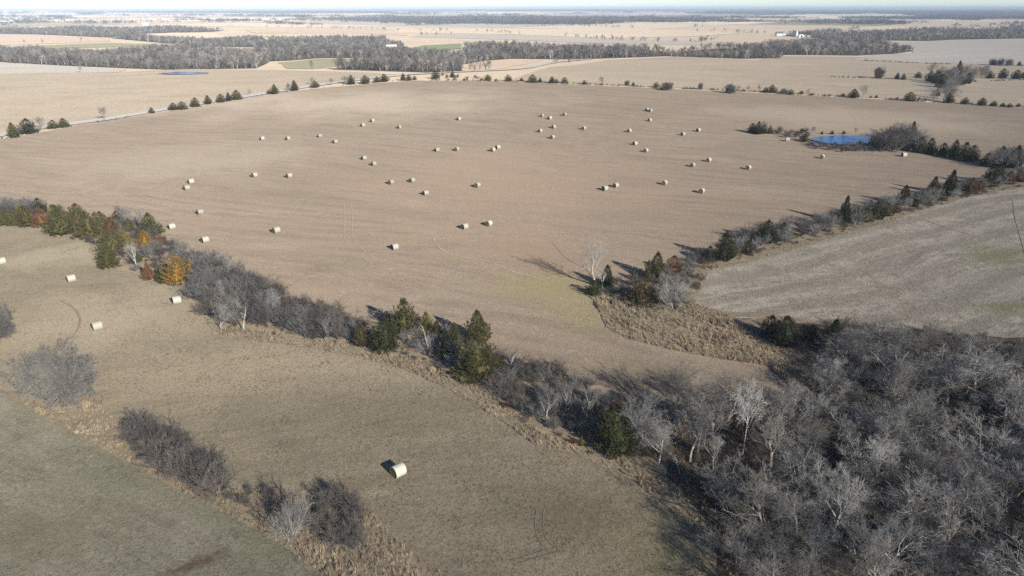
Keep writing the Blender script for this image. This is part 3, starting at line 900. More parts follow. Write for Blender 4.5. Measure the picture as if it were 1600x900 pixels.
for where, items in CEDAR_LINES.items():
    order = sorted(range(len(items)), key=lambda i: items[i][0])
    for rank, i in enumerate(order):
        x, y, hp, colr, wide = items[i]
        H = max(metres(x, y, hp), .8)
        if wide < .72: key = 'tall'; wd = wide / .75
        elif wide < .96: key = 'cone%d' % rng.randint(0, 2); wd = wide * 1.02
        else: key = 'dome%d' % rng.randint(0, 2); wd = wide * .84
        if (x, y) == (634, 520): key, wd = 'ragged', 1.05
        if 'gravel' in where or 'topping' in where: H *= .9; wd *= 1.22
        k = rng.uniform(.75, 1.2) * (1.3 if 'olive' in where else 1)
        lab = f'{CN[colr]} cedar {where}, {ORD[rank]} from the left'
        place('cedar_tree', key, G(x, y), H * 1.04, rng.uniform(0, 6.28), wd, tuple(v * k for v in colr), lab, 'cedar tree', 'evergreen cedars ' + where)
        ci += 1

# ------------------------------------------------------------------ bare trees and shrubs, singled out
GREYC, PALE, WHITE, PURP, REDD, DK, TANC = (.80, .82, .83), (1.2, 1.22, 1.22), (1.65, 1.68, 1.66), (.58, .55, .535), (.75, .34, .26), (.55, .52, .5), (.95, .82, .66)
SINGLE = [
 # x, y, height px, prototype, width, colour, name, category, label
 (92, 622, 92, 'round', 1.0, (.92, .92, .9), 'bare_tree', 'broad round leafless tree standing alone at the meadow edge'),
 (-8, 532, 66, 'round', .8, GREYC, 'bare_tree', 'leafless tree cut by the left edge above the round bare tree'),
 (931, 446, 76, 'sparse0', .95, WHITE, 'bare_tree', 'tall pale forked bare tree at the hedge corner casting long shadows'),
 (941, 450, 38, 'sparse1', 1.1, WHITE, 'bare_tree', 'short white-limbed bare tree in front of the tall pale forked one'),
 (1160, 710, 116, 'white', .6, (2.1, 2.12, 2.1), 'bare_tree', 'white-barked tree with bright fan crown on a slim bare trunk'),
 (1078, 722, 78, 'open2', .95, PALE, 'bare_tree', 'pale spreading tree left of the white-barked tree'),
 (1114, 734, 52, 'open0', .9, WHITE, 'bare_tree', 'small white crooked tree below the pale spreading tree'),
 (1062, 740, 26, 'snag', .9, WHITE, 'dead_tree', 'short white dead stub at the wood edge'),
 (854, 662, 56, 'sparse1', .95, PALE, 'bare_tree', 'first of three pale-limbed trees in the lower hedgerow, with curved limbs'),
 (878, 654, 62, 'sparse0', .75, PALE, 'bare_tree', 'second of three pale-limbed trees in the lower hedgerow, upright'),
 (916, 662, 58, 'sparse1', 1.0, PALE, 'bare_tree', 'third of three pale-limbed trees in the lower hedgerow, fanned over the meadow'),
 (1014, 704, 66, 'tree1', .85, PALE, 'bare_tree', 'grey bare tree right of the big green hedgerow cedar'),
 (794, 582, 38, 'snag', 1.1, WHITE, 'dead_tree', 'white curved dead tree beside the tallest hedgerow cedars'),
 (671, 553, 50, 'snag', .5, WHITE, 'dead_tree', 'straight white dead trunk among the hedgerow cedars'),
 (346, 517, 46, 'tree2', .9, PALE, 'bare_tree', 'bare tree with leaning trunk at the front of the grey thicket'),
 (364, 440, 44, 'sparse0', .9, PALE, 'bare_tree', 'bare tree standing up behind the grey thicket, pale forked trunk'),
 (336, 480, 44, 'open2', 1.1, PALE, 'bare_tree', 'gnarled whitish bare tree at the head of the grey thicket'),
 (381, 518, 38, 'snag', .8, WHITE, 'dead_tree', 'broken dead trunk with a snapped white limb in the grey thicket'),
 (426, 495, 42, 'tree3', .9, PALE, 'bare_tree', 'bare tree with fan of pale branches mid grey thicket'),
 (508, 534, 42, 'sparse0', .8, PALE, 'bare_tree', 'slim pale tree at the lower end of the grey thicket'),
 (225, 362, 40, 'sparse0', .9, PALE, 'bare_tree', 'bare tree leaning out behind the olive cedars at the bend'),
 (196, 358, 38, 'tree0', .9, GREYC, 'bare_tree', 'grey bare tree rising behind the olive cedars'),
 (214, 419, 46, 'sparse1', .8, WHITE, 'bare_tree', 'white-trunked bare tree among the cedars at the hedgerow bend'),
 (240, 410, 36, 'tree4', .8, GREYC, 'bare_tree', 'grey bare tree beside the orange cedar at the bend'),
 (165, 188, 22, 'open0', 1.1, GREYC, 'bare_tree', 'lone wide bare tree by the white gravel road'),
 (62, 203, 22, 'tree1', .9, GREYC, 'bare_tree', 'bare tree behind the two big roadside cedars'),
 (391, 149, 11, 'tree2', .9, GREYC, 'bare_tree', 'small bare tree at the roadside between cedar groups'),
 (452, 142, 13, 'tree3', 1.1, GREYC, 'bare_tree', 'bare tree touching a dark pointed roadside cedar'),
 (488, 132, 12, 'tree4', 1.2, GREYC, 'bare_tree', 'bare tree behind the brown roadside bush cedar'),
 (517, 133, 11, 'open1', 1.1, GREYC, 'bare_tree', 'thin bare tree at the far end of the roadside'),
 (537, 131, 14, 'tree5', 1.1, GREYC, 'bare_tree', 'bare tree just left of the dark cedar at the road end'),
 (940, 132, 13, 'tree0', .8, GREYC, 'bare_tree', 'slim bare tree on the top fence line, left part'),
 (980, 134, 10, 'round', .8, GREYC, 'bare_tree', 'low round bare tree on the top fence line'),
 (1042, 141, 15, 'round', 1.2, PURP, 'bare_tree', 'wide spreading bare tree in the middle of the top fence line'),
 (1094, 140, 13, 'round', .6, GREYC, 'bare_tree', 'small round bare tree alone on the top fence line'),
 (1140, 146, 18, 'round', .85, GREYC, 'bare_tree', 'largest round bare tree on the top fence line'),
 (1155, 143, 10, 'tree1', 1, GREYC, 'bare_tree', 'first of three thin bare trees right of the largest fence tree'),
 (1169, 143, 11, 'tree2', .9, GREYC, 'bare_tree', 'second of three thin bare trees right of the largest fence tree'),
 (1185, 143, 11, 'tree3', .9, GREYC, 'bare_tree', 'third of three thin bare trees right of the largest fence tree'),
 (1224, 147, 11, 'round', .9, GREYC, 'bare_tree', 'rounded bare tree between two cedars on the top fence line'),
 (1262, 148, 10, 'tree4', .9, GREYC, 'bare_tree', 'faint bare sapling on the right part of the top fence line'),
 (1348, 153, 21, 'open1', 1.0, PALE, 'bare_tree', 'tall bare tree beside a dark cedar on the top fence line'),
 (1372, 122, 21, 'round', .75, PURP, 'bare_tree', 'round bare tree over a dark bush in the back field'),
 (1451, 118, 21, 'open2', 1.2, TANC, 'bare_tree', 'tan bare tree at the left of the dark grove'),
 (1551, 102, 12, 'round', .9, GREYC, 'bare_tree', 'left of three round bare trees on the far fence'),
 (1563, 103, 14, 'round', .7, GREYC, 'bare_tree', 'middle of three round bare trees on the far fence'),
 (1576, 103, 13, 'round', .8, GREYC, 'bare_tree', 'right of three round bare trees on the far fence'),
 (1193, 207, 19, 'tree5', .8, GREYC, 'bare_tree', 'bare tree behind the dark cedars left of the pond'),
 (1270, 209, 12, 'tree0', .8, GREYC, 'bare_tree', 'thin bare tree on the far bank of the pond'),
 (1336, 210, 11, 'open0', 1, TANC, 'bare_tree', 'wispy tan bare tree at the right end of the far pond bank'),
 (1054, 482, 56, 'vase1', 1.3, PALE, 'bare_shrub', 'wide pale bare shrub at the tip of the stubble field'),
 (455, 838, 66, 'vase0', .95, PALE, 'bare_shrub', 'pale fan-shaped bare bush in the tall grass of the lower edge'),
 (970, 645, 24, 'shrub1', .8, REDD, 'red_shrub', 'reddish shrub behind the big green hedgerow cedar'),
 (408, 506, 20, 'shrub2', .9, REDD, 'red_shrub', 'dull red shrub inside the grey thicket'),
 (318, 414, 24, 'shrub3', .9, REDD, 'red_shrub', 'rust shrub at the upper end of the grey thicket'),
 (790, 638, 12, 'shrub0', 1, REDD, 'red_shrub', 'small rust bush at the near rim of the lower hedgerow'),
 (895, 694, 10, 'shrub4', 1.2, REDD, 'red_shrub', 'low rust bush beside the tiny yellow-green cedar'),
 (860, 575, 12, 'shrub2', 1.6, REDD, 'red_shrub', 'low reddish bush on the upper rim of the lower hedgerow'),
]
rng = random.Random(41)
for x, y, hp, key, wd, colr, nm, lab in SINGLE:
    catn = {'bare_tree': 'tree', 'dead_tree': 'dead tree', 'bare_shrub': 'shrub', 'red_shrub': 'shrub'}[nm]
    place(nm, key, G(x, y), metres(x, y, hp), rng.uniform(0, 6.28), wd, colr, lab, catn)

for x, y, L, az, colr, lab in [
  (1074, 420, 3.0, .2, WHITE, 'pale fallen dead limb at the tip of the stubble field hedge'),
  (1555, 728, 6.5, 2.2, PALE, 'thick pale log fallen in the upper right of the wood'),
  (1440, 700, 6.0, .5, GREYC, 'grey log lying across the middle of the wood'),
  (1392, 868, 5.0, 1.1, PALE, 'pale log lying near the white drum in the wood'),
  (1300, 760, 5.5, 2.7, GREYC, 'grey log lying in the lower left part of the wood'),
  (1150, 498, 4.0, .9, PALE, 'pale fallen branches beside the dark cedars below the stubble')]:
    e = place('fallen_log', 'snag', G(x, y) + Vector((0, 0, .25)), L, 0, 1.0, colr, lab, 'log')
    e.rotation_euler = (math.radians(86), 0, az)

# thickets and the wood: many alike
def seen_x(x, y):
    z = float(hgt(x, y)) - CAM_Z
    return x / (y * CP - z * SP)

def fill(poly, spacing, seed, tries=4000, keep=None):
    rng = random.Random(seed)
    W = [(p.x, p.y) for p in (G(*q) for q in poly)]
    x0, x1 = min(p[0] for p in W), max(p[0] for p in W)
    y0, y1 = min(p[1] for p in W), max(p[1] for p in W)
    xs = np.array([rng.uniform(x0, x1) for _ in range(tries)]); ys = np.array([rng.uniform(y0, y1) for _ in range(tries)])
    k = inside(W, xs, ys)
    out = []
    for x, y in zip(xs[k], ys[k]):
        if all((x - a) ** 2 + (y - b) ** 2 > spacing ** 2 for a, b in out): out.append((float(x), float(y)))
    return sorted(out, key=lambda p: seen_x(*p))

THICKETS = [
 # polygon, spacing, heights, colours, prototypes, label, group
 ([(300, 405), (345, 415), (400, 445), (400, 512), (345, 512), (318, 488), (300, 445)], 1.75, (2.6, 4.4), (GREYC, GREYC, PURP), 'shrub', 'grey leafless shrub in the upper half of the grey thicket', 'shrubs of the grey thicket, upper half'),
 ([(400, 445), (480, 482), (555, 505), (560, 532), (480, 528), (400, 512)], 1.7, (2.6, 4.2), (GREYC, PURP, DK), 'shrub', 'grey-purple leafless shrub in the lower half of the grey thicket', 'shrubs of the grey thicket, lower half'),
 ([(185, 348), (235, 360), (290, 400), (300, 430), (265, 430), (235, 418), (200, 430), (190, 400)], 2.6, (1.8, 3.4), (GREYC, PURP), 'shrub', 'bare shrub between the cedars at the hedgerow bend', 'bare shrubs at the hedgerow bend'),
 ([(-30, 322), (40, 322), (60, 335), (0, 340), (-30, 340)], 2.0, (2.5, 4), (PURP, GREYC), 'shrub', 'bare purple-grey shrub behind the olive cedars at the left edge', 'bare shrubs behind the olive cedars'),
 ([(600, 500), (690, 520), (740, 545), (735, 585), (690, 565), (640, 550), (625, 525)], 1.9, (1.8, 3.2), (GREYC, PALE), 'shrub', 'pale grey bare shrub between the cedars of the long hedgerow', 'bare shrubs between the hedgerow cedars'),
 ([(775, 565), (850, 580), (905, 600), (900, 655), (850, 680), (800, 645), (770, 605)], 1.75, (2.0, 3.4), (GREYC, DK, PURP), 'shrub', 'grey bare shrub in the lower hedgerow before the green cedar', 'bare shrubs of the lower hedgerow'),
 ([(900, 600), (950, 625), (1010, 645), (1060, 655), (1050, 735), (990, 715), (975, 690), (930, 690), (900, 680), (890, 650)], 1.9, (2.0, 3.6), (GREYC, DK, PURP), 'shrub', 'grey bare shrub around the big green cedar near the wood', 'bare shrubs around the big green cedar'),
 ([(955, 445), (1000, 438), (1050, 425), (1095, 402), (1110, 412), (1080, 430), (1045, 465), (1010, 470), (965, 465)], 2.2, (1.8, 3.0), (GREYC, PURP), 'shrub', 'bare shrub at the corner where the two hedges meet', 'bare shrubs at the hedge corner'),
 ([(1140, 385), (1220, 360), (1310, 340), (1345, 335), (1345, 350), (1310, 357), (1240, 375), (1150, 400)], 2.5, (2.6, 4.6), (GREYC, GREYC, DK), 'shrub', 'grey bare shrub in the thick part of the right-hand hedge', 'bare shrubs of the right-hand hedge'),
 ([(1350, 325), (1440, 305), (1530, 285), (1600, 272), (1600, 282), (1530, 299), (1440, 320), (1360, 342)], 3.0, (2.4, 4.2), (GREYC, GREYC, PALE), 'shrub', 'grey bare shrub at the far end of the right-hand hedge', 'bare shrubs at the far end of the right-hand hedge'),
 ([(1368, 225), (1405, 218), (1428, 226), (1432, 238), (1400, 238), (1370, 236)], 2.6, (4.5, 8.5), (GREYC, DK), 'shrub', 'tall bare shrub in the clump at the pond end', 'tall bare shrubs at the pond end'),
 ([(1205, 206), (1262, 208), (1262, 222), (1245, 219), (1215, 212)], 2.8, (1.6, 3.2), (PURP, DK, BROWN), 'shrub', 'low dark bare shrub on the left bank of the pond', 'shrubs on the left pond bank'),
 ([(1262, 225), (1288, 229), (1320, 232), (1366, 230), (1372, 238), (1310, 238), (1275, 233)], 2.2, (1.8, 3.2), (PURP, DK), 'shrub', 'low dark bare shrub on the near bank of the pond', 'shrubs on the near pond bank'),
 ([(1540, 255), (1600, 258), (1610, 272), (1560, 266)], 3.5, (5, 8), (GREYC, PALE), 'tree', 'grey bare tree where the fence meets the right-hand hedge', 'bare trees at the right end of the fence'),
 ([(1462, 118), (1490, 118), (1500, 128), (1492, 150), (1485, 160), (1455, 160), (1470, 140)], 6.5, (5, 9), (GREYC, DK), 'tree', 'grey bare tree in the upright arm of the dark grove', 'bare trees of the dark grove'),
 ([(1500, 116), (1540, 116), (1540, 124), (1510, 127)], 7.5, (6, 9), (TANC, GREYC), 'tree', 'tan-grey bare tree on the right side of the dark grove', 'bare trees beside the dark grove'),
 ([(215, 688), (250, 695), (300, 715), (350, 755), (345, 775), (300, 752), (240, 725), (216, 706)], 1.35, (2.6, 4.3), (PURP, DK), 'shrub', 'dark purple bare shrub of the long clump at the pasture edge', 'shrubs of the dark clump at the pasture edge'),
 ([(490, 800), (535, 790), (572, 810), (578, 850), (545, 870), (510, 855), (492, 830)], 1.35, (2.2, 3.4), (PURP, PURP, DK), 'shrub', 'dark purple bare shrub of the round clump in the tall grass', 'shrubs of the round dark clump'),
 ([(352, 765), (400, 770), (440, 778), (442, 805), (405, 798), (360, 785)], 1.5, (1.0, 1.9), (PURP, DK), 'shrub', 'low dark shrub left of the pale fan-shaped bush', 'low shrubs left of the fan-shaped bush'),
 ([(690, 118), (760, 123), (800, 127), (760, 128), (700, 124)], 5.0, (1.6, 3), (PURP, BROWN), 'shrub', 'low brown bush on the fence line where it meets the road', 'low bushes where fence meets road'),
]
rng = random.Random(51)
counts = {'tree': 0, 'shrub': 0}
for i, (poly, spc, hh, cols, kind, lab, grp) in enumerate(THICKETS):
    for rank, (x, y) in enumerate(fill(poly, spc * (1.3 if kind == 'shrub' else 1), 300 + i)):
        key = ('tree%d' % rng.randint(0, 5)) if kind == 'tree' else 'shrub%d' % rng.randint(0, 4)
        colr = rng.choice(cols)
        if colr is BROWN: colr = (.6, .45, .35)
        k = rng.uniform(.85, 1.15)
        place('bare_' + kind, key, (x, y, float(hgt(x, y))), rng.uniform(*hh), rng.uniform(0, 6.28), rng.uniform(1.05, 1.35) if kind == 'shrub' else rng.uniform(.85, 1.15), tuple(v * k for v in colr), f'{lab}, {ORD[rank]} from the left', kind, grp)
        counts[kind] += 1
# the wood itself
CLEAR = [G(1160, 712), G(1160, 740), G(1160, 765), G(1078, 735), G(1114, 750), G(1085, 760)]
wood_zones = [
 ([(1000, 705), (1050, 665), (1130, 650), (1200, 645), (1240, 700), (1240, 790), (1150, 790), (1080, 760)], 'slender grey bare tree on the meadow side of the wood', 'trees on the meadow side of the wood'),
 ([(1200, 645), (1270, 612), (1310, 575), (1400, 560), (1420, 640), (1400, 720), (1240, 720)], 'grey bare tree in the upper middle of the wood', 'trees in the upper middle of the wood'),
 ([(1310, 572), (1345, 552), (1480, 562), (1600, 574), (1720, 582), (1720, 650), (1420, 632), (1400, 585)], 'dark grey bare tree along the stubble field side of the wood', 'trees on the stubble side of the wood'),
 ([(1420, 625), (1720, 645), (1760, 780), (1400, 760), (1400, 700)], 'grey bare tree in the right middle of the wood', 'trees in the right middle of the wood'),
 ([(1150, 795), (1240, 790), (1400, 765), (1420, 960), (1150, 960)], 'pale grey bare tree in the lower left of the wood', 'trees in the lower left of the wood'),
 ([(1400, 765), (1760, 785), (1800, 960), (1420, 960)], 'grey bare tree in the lower right corner of the wood', 'trees in the lower right corner of the wood'),
]
for i, (poly, lab, grp) in enumerate(wood_zones):
    for rank, (x, y) in enumerate(fill(poly, 3.15, 400 + i)):
        if any((x - q.x) ** 2 + (y - q.y) ** 2 < 10 for q in CLEAR): continue
        key = rng.choice(['tree%d' % rng.randint(0, 5), 'tree%d' % rng.randint(0, 5), 'open%d' % rng.randint(0, 2)])
        colr = rng.choice((GREYC, (.95, .97, .97), (.9, .88, .84), PALE, (.62, .62, .6), (.68, .67, .65), WHITE if rng.random() < .4 else PALE))
        if i == 2: colr = rng.choice((GREYC, DK, DK))
        k = rng.uniform(.85, 1.55)
        place('bare_tree', key, (x, y, float(hgt(x, y))), rng.uniform(4.2, 6.4) if i == 2 else rng.choice((rng.uniform(4.2, 6.5), rng.uniform(6, 9.5))), rng.uniform(0, 6.28), rng.uniform(.95, 1.4), tuple(v * k for v in colr), f'{lab}, {ORD[rank]} from the left', 'tree', grp)
        counts['tree'] += 1
print('COUNTS', counts, 'cedars', ci)

# ------------------------------------------------------------------ scattered stuff
def scatter_tree(protos):
    t = bpy.data.node_groups.new('scatter', 'GeometryNodeTree')
    t.interface.new_socket('Geometry', in_out='INPUT', socket_type='NodeSocketGeometry')
    t.interface.new_socket('Geometry', in_out='OUTPUT', socket_type='NodeSocketGeometry')
    gi, go = t.nodes.new('NodeGroupInput'), t.nodes.new('NodeGroupOutput')
    ip = t.nodes.new('GeometryNodeInstanceOnPoints')
    jn = t.nodes.new('GeometryNodeJoinGeometry')
    for p in protos:
        oi = t.nodes.new('GeometryNodeObjectInfo')
        oi.inputs['Object'].default_value = p
        oi.inputs['As Instance'].default_value = True
        t.links.new(oi.outputs['Geometry'], jn.inputs[0])
    t.links.new(gi.outputs[0], ip.inputs['Points'])
    t.links.new(jn.outputs[0], ip.inputs['Instance'])
    ip.inputs['Pick Instance'].default_value = True
    for nm, typ, sock in (('pick', 'INT', 'Instance Index'), ('turn', 'FLOAT_VECTOR', 'Rotation'), ('size', 'FLOAT_VECTOR', 'Scale')):
        na = t.nodes.new('GeometryNodeInputNamedAttribute')
        na.data_type = typ
        na.inputs['Name'].default_value = nm
        t.links.new(na.outputs['Attribute'], ip.inputs[sock])
    t.links.new(ip.outputs[0], go.inputs[0])
    return t

def scatter(name, pts, sizes, protos, seed, label=None, cat=None):
    rng = np.random.default_rng(seed)
    me = bpy.data.meshes.new(name)
    me.from_pydata(pts, [], [])
    n = len(pts)
    a = me.attributes.new('pick', 'INT', 'POINT'); a.data.foreach_set('value', rng.integers(0, len(protos), n).astype(np.int32))
    rot = np.zeros((n, 3), np.float32); rot[:, 2] = rng.uniform(0, 6.283, n)
    a = me.attributes.new('turn', 'FLOAT_VECTOR', 'POINT'); a.data.foreach_set('vector', rot.ravel())
    sz = np.asarray(sizes, np.float32)
    if sz.ndim == 1: sz = np.stack([sz, sz, sz], 1)
    a = me.attributes.new('size', 'FLOAT_VECTOR', 'POINT'); a.data.foreach_set('vector', sz.astype(np.float32).ravel())
    o = bpy.data.objects.new(name, me)
    COL.objects.link(o)
    m = o.modifiers.new('scatter', 'NODES')
    m.node_group = scatter_tree(protos)
    return tag(o, label, cat, None, 'stuff')

def sample(W, n, seed):
    rng = np.random.default_rng(seed)
    xs = [p[0] for p in W]; ys = [p[1] for p in W]
    out_x, out_y = np.empty(0), np.empty(0)
    for _ in range(40):
        x = rng.uniform(min(xs), max(xs), n); y = rng.uniform(min(ys), max(ys), n)
        k = inside(W, x, y)
        out_x, out_y = np.concatenate([out_x, x[k]]), np.concatenate([out_y, y[k]])
        if len(out_x) >= n: break
    return out_x[:n], out_y[:n]

def area(W):
    return abs(sum(W[i][0] * W[(i + 1) % len(W)][1] - W[(i + 1) % len(W)][0] * W[i][1] for i in range(len(W)))) / 2

def clump(seed, blades, h, spread, width, mat, droop=.35):
    rng = random.Random(seed)
    V, FC = [], []
    for _ in range(blades):
        a = rng.uniform(0, 6.283); r = rng.random() ** .5 * spread
        b = Vector((math.cos(a) * r, math.sin(a) * r, -.02))
        hh = h * rng.uniform(.5, 1.1)
        t = rng.uniform(0, 6.283); d = rng.uniform(.05, droop) * hh
        side = Vector((-math.sin(t), math.cos(t), 0)) * width * rng.uniform(.6, 1.3)
        mid = b + Vector((math.cos(t) * d * .35, math.sin(t) * d * .35, hh * .6))
        tip = b + Vector((math.cos(t) * d * 1.3, math.sin(t) * d * 1.3, hh * rng.uniform(.75, 1)))
        i = len(V)
        V += [b - side, b + side, mid - side * .8, mid + side * .8, tip]
        FC += [(i, i + 1, i + 3, i + 2), (i + 2, i + 3, i + 4)]
    return mesh_obj('grass_clump', V, FC, mat, link=False)

m_g1 = plain_mat('dry_tall_grass', (.47, .395, .27), (.35, .29, .195), .25, .9, .1, 0, False, .25)
m_g2 = plain_mat('red_dry_grass', (.35, .272, .205), (.265, .205, .155), .25, .9, .1, 0, False, .25)
m_g3 = plain_mat('meadow_stubble', (.265, .222, .155), (.20, .17, .115), .3, .9, .1, 0, False, .3)
m_g4 = plain_mat('green_tuft', (.21, .198, .143), (.152, .15, .10), .3, .9, .1, 0, False, .3)
m_g5 = plain_mat('cropped_straw', (.38, .335, .28), (.28, .245, .20), .3, .9, .1, 0, False, .3)
tall = [clump(500 + i, 26, .9, .34, .02, m_g1) for i in range(4)] + [clump(505 + i, 26, .8, .34, .02, m_g2) for i in range(2)]
low = [clump(510 + i, 12, .16, .16, .014, m_g3, .9) for i in range(3)]
lowg = [clump(520 + i, 12, .14, .16, .014, m_g4, .9) for i in range(3)] + [clump(525, 12, .15, .16, .014, m_g3, .9)]
lows = [clump(530 + i, 10, .16, .18, .014, m_g5, 1.0) for i in range(3)]

def grass(name, poly, per, protos, seed, smin, smax, label, cat='grass', cap=60000, patchy=True):
    W = [(p.x, p.y) for p in (G(*q) for q in poly)]
    n = int(min(cap, area(W) * per))
    x, y = sample(W, n, seed)
    rng = np.random.default_rng(seed + 1)
    s = rng.uniform(smin, smax, len(x))
    if patchy:
        s = s * (.8 + .35 * np.sin(x * .55 + 2 * np.sin(y * .3)) * np.sin(y * .6 + 1.5 * np.sin(x * .21)))
        s = np.clip(s, smin * .45, None)
    z = hgt(x, y) + .05
    scatter(name, list(zip(x.tolist(), y.tolist(), z.tolist())), s, protos, seed + 2, label, cat)

grass('tall_grass', P_TALL, 5.0, tall, 600, .65, 1.2, 'rough tan tall grass filling the uncut wedge beside the stubble field')
grass('tall_grass', P_STRIP, 5.0, tall, 610, .4, .9, 'tan tall grass fringe along the lower side of the long hedgerow')
grass('tall_grass', P_EDGE, 6.0, tall, 620, .35, .9, 'tan tall grass strip between the pasture and the lowest meadow')
grass('tall_grass', P_BANK, 3.0, tall, 630, .4, .8, 'tan grass fringe between the right-hand hedge and the stubble')
grass('meadow_grass', P_NEAR, 5.0, low, 640, .5, 1.15, 'short dry cropped grass of the lowest meadow', cap=70000)
grass('pasture_grass', P_GREEN, 8.0, lowg, 650, .6, 1.4, 'short grey-green winter grass of the corner pasture', cap=40000)
grass('stubble', P_STUB, 1.6, lows, 660, .6, 1.3, 'pale cut stubble of the right-hand crop field', cap=40000)
grass('woodland_grass', P_WOOD, 1.2, tall[:2] + tall[4:], 670, .25, .7, 'dry grass and litter on the floor of the wood', cap=9000)

# undergrowth of the wood and hedges
under = []
for i in range(3):
    A, B = grow(680 + i, 2.2, 12, .7, (5, 4, 3), .15, .2, 1.0, .009, 0, .22, (.55, .5, .6, .6))
    V = list(A[0]) + list(B[0]); o = len(A[0])
    FC = list(A[1]) + [tuple(k + o for k in f) for f in B[1]]
    under.append(mesh_obj('brush', V, FC, plain_mat('brush_twigs%d' % i, ((.13, .118, .11), (.12, .095, .088), (.15, .115, .085))[i], (.09, .08, .075), .4, .95, .05, 0, False, .3), link=False))
grass('undergrowth', P_WOOD, .16, under, 675, .5, 1.2, 'low tangled brush beneath the bare trees of the wood', 'undergrowth', 1200)
for i, p in enumerate(hedge_soil):
    grass('undergrowth', p, .22, under, 685 + i, .3, .8, ('low tangled brush at the foot of the long hedgerow', 'low tangled brush at the foot of the right-hand hedge')[i], 'undergrowth', 900)

# weeds along the fences
def weeds(name, ln, per, smin, smax, label, seed):
    r = random.Random(seed); pts, sz = [], []
    for a, b in zip(ln, ln[1:]):
        p, q = G(*a), G(*b)
        for k in range(int((q - p).length * per)):
            t = p.lerp(q, r.random()) + Vector((r.gauss(0, .7), r.gauss(0, .7), 0))
            if math.sin(t.x * .05 + seed) + math.sin(t.x * .13) < -1.1: continue
            pts.append((t.x, t.y, float(hgt(t.x, t.y)))); sz.append(r.uniform(smin, smax))
    scatter(name, pts, sz, under, seed, label, 'weeds')
weeds('roadside_weeds', [(-60, 228), (0, 216), (120, 196), (300, 168), (440, 144), (640, 125)], .35, .2, .5, 'brown weeds along the near verge of the gravel road', 861)
weeds('fence_weeds', [(640, 125), (800, 128), (1000, 136), (1200, 145), (1420, 158), (1600, 168)], 1.0, .25, .8, 'dark weeds along the fence at the top of the hay field', 862)
weeds('fence_weeds', [(1300, 121), (1372, 123), (1450, 126), (1520, 128), (1610, 125)], .8, .3, .8, 'dark weeds along the fence of the dark grove', 863)
weeds('fence_weeds', [(1330, 94), (1450, 100), (1600, 103)], .8, .3, .9, 'dark weeds along the edge of the far grey field', 864)

# far woods: one mass each
far_p = []
for i in range(5):
    A, B = grow(700 + i, 10, 1, .7, (8, 6, 5), .2, .22, 1.2, .035, 0, .16, (.55, .5, .6, .6))
    V = list(A[0]) + list(B[0]); o = len(A[0])
    FC = list(A[1]) + [tuple(k + o for k in f) for f in B[1]]
    fc = ((.26, .242, .222), (.23, .213, .20), (.29, .268, .245), (.44, .40, .35), (.19, .175, .165))[i]
    far_p.append(mesh_obj('far_tree', V, FC, [plain_mat('far_twigs%d' % i, fc, tuple(v * .75 for v in fc), .05, .95, .05, 0, False, .35)], link=False))
woods = [
 [(-120, 98), (0, 97), (60, 101), (130, 104), (200, 107), (260, 109), (330, 108), (400, 107), (420, 98), (410, 82), (300, 79), (200, 79), (100, 81), (0, 84), (-120, 86)],
 [(-120, 53), (0, 53), (60, 54), (130, 57), (175, 59), (200, 53), (330, 50), (350, 48), (250, 45), (100, 45), (0, 48), (-120, 48)],
 [(175, 60), (250, 67), (330, 73), (410, 74), (410, 65), (330, 64), (270, 62), (205, 58)],
 [(400, 97), (450, 95), (500, 91), (560, 91), (620, 93), (640, 82), (630, 74), (600, 65), (540, 62), (480, 62), (400, 66)],
 [(520, 109), (560, 110), (620, 112), (680, 114), (722, 112), (722, 101), (760, 95), (800, 92), (800, 80), (760, 84), (700, 88), (640, 88), (600, 93), (560, 99)],
 [(725, 90), (800, 92), (880, 93), (930, 92), (990, 90), (1040, 88), (1060, 82), (1000, 78), (950, 80), (900, 75), (850, 75), (800, 77), (730, 74)],
 [(1040, 88), (1100, 90), (1160, 92), (1220, 91), (1225, 86), (1340, 87), (1400, 84), (1428, 80), (1400, 74), (1360, 68), (1260, 66), (1180, 74), (1100, 78), (1060, 82)],
 [(1360, 63), (1450, 64), (1490, 62), (1600, 60), (1740, 60), (1740, 44), (1500, 46), (1350, 50), (1250, 52), (1220, 56), (1290, 60)],
]
rng = random.Random(71)
for i, poly in enumerate(woods):
    W = [(p.x, p.y) for p in (G(*q) for q in poly)]
    drape('wood_floor', W, 3, m_litter)
    n = int(min(3600, area(W) / 30))
    x, y = sample(W, n, 710 + i)
    r = np.random.default_rng(720 + i)
    keep = (np.sin(x / 47 + i) * np.sin(y / 39 + 1) > -.62) | (r.random(len(x)) < .15)
    x, y = x[keep], y[keep]
    s = r.uniform(.45, 1.1, len(x)) * (.85 + .3 * np.sin(x / 31 + 2) * np.sin(y / 43)); sz = np.stack([s * 1.25, s * 1.25, s], 1)
    scatter('woodland', list(zip(x.tolist(), y.tolist(), (hgt(x, y)).tolist())), sz, far_p, 730 + i)
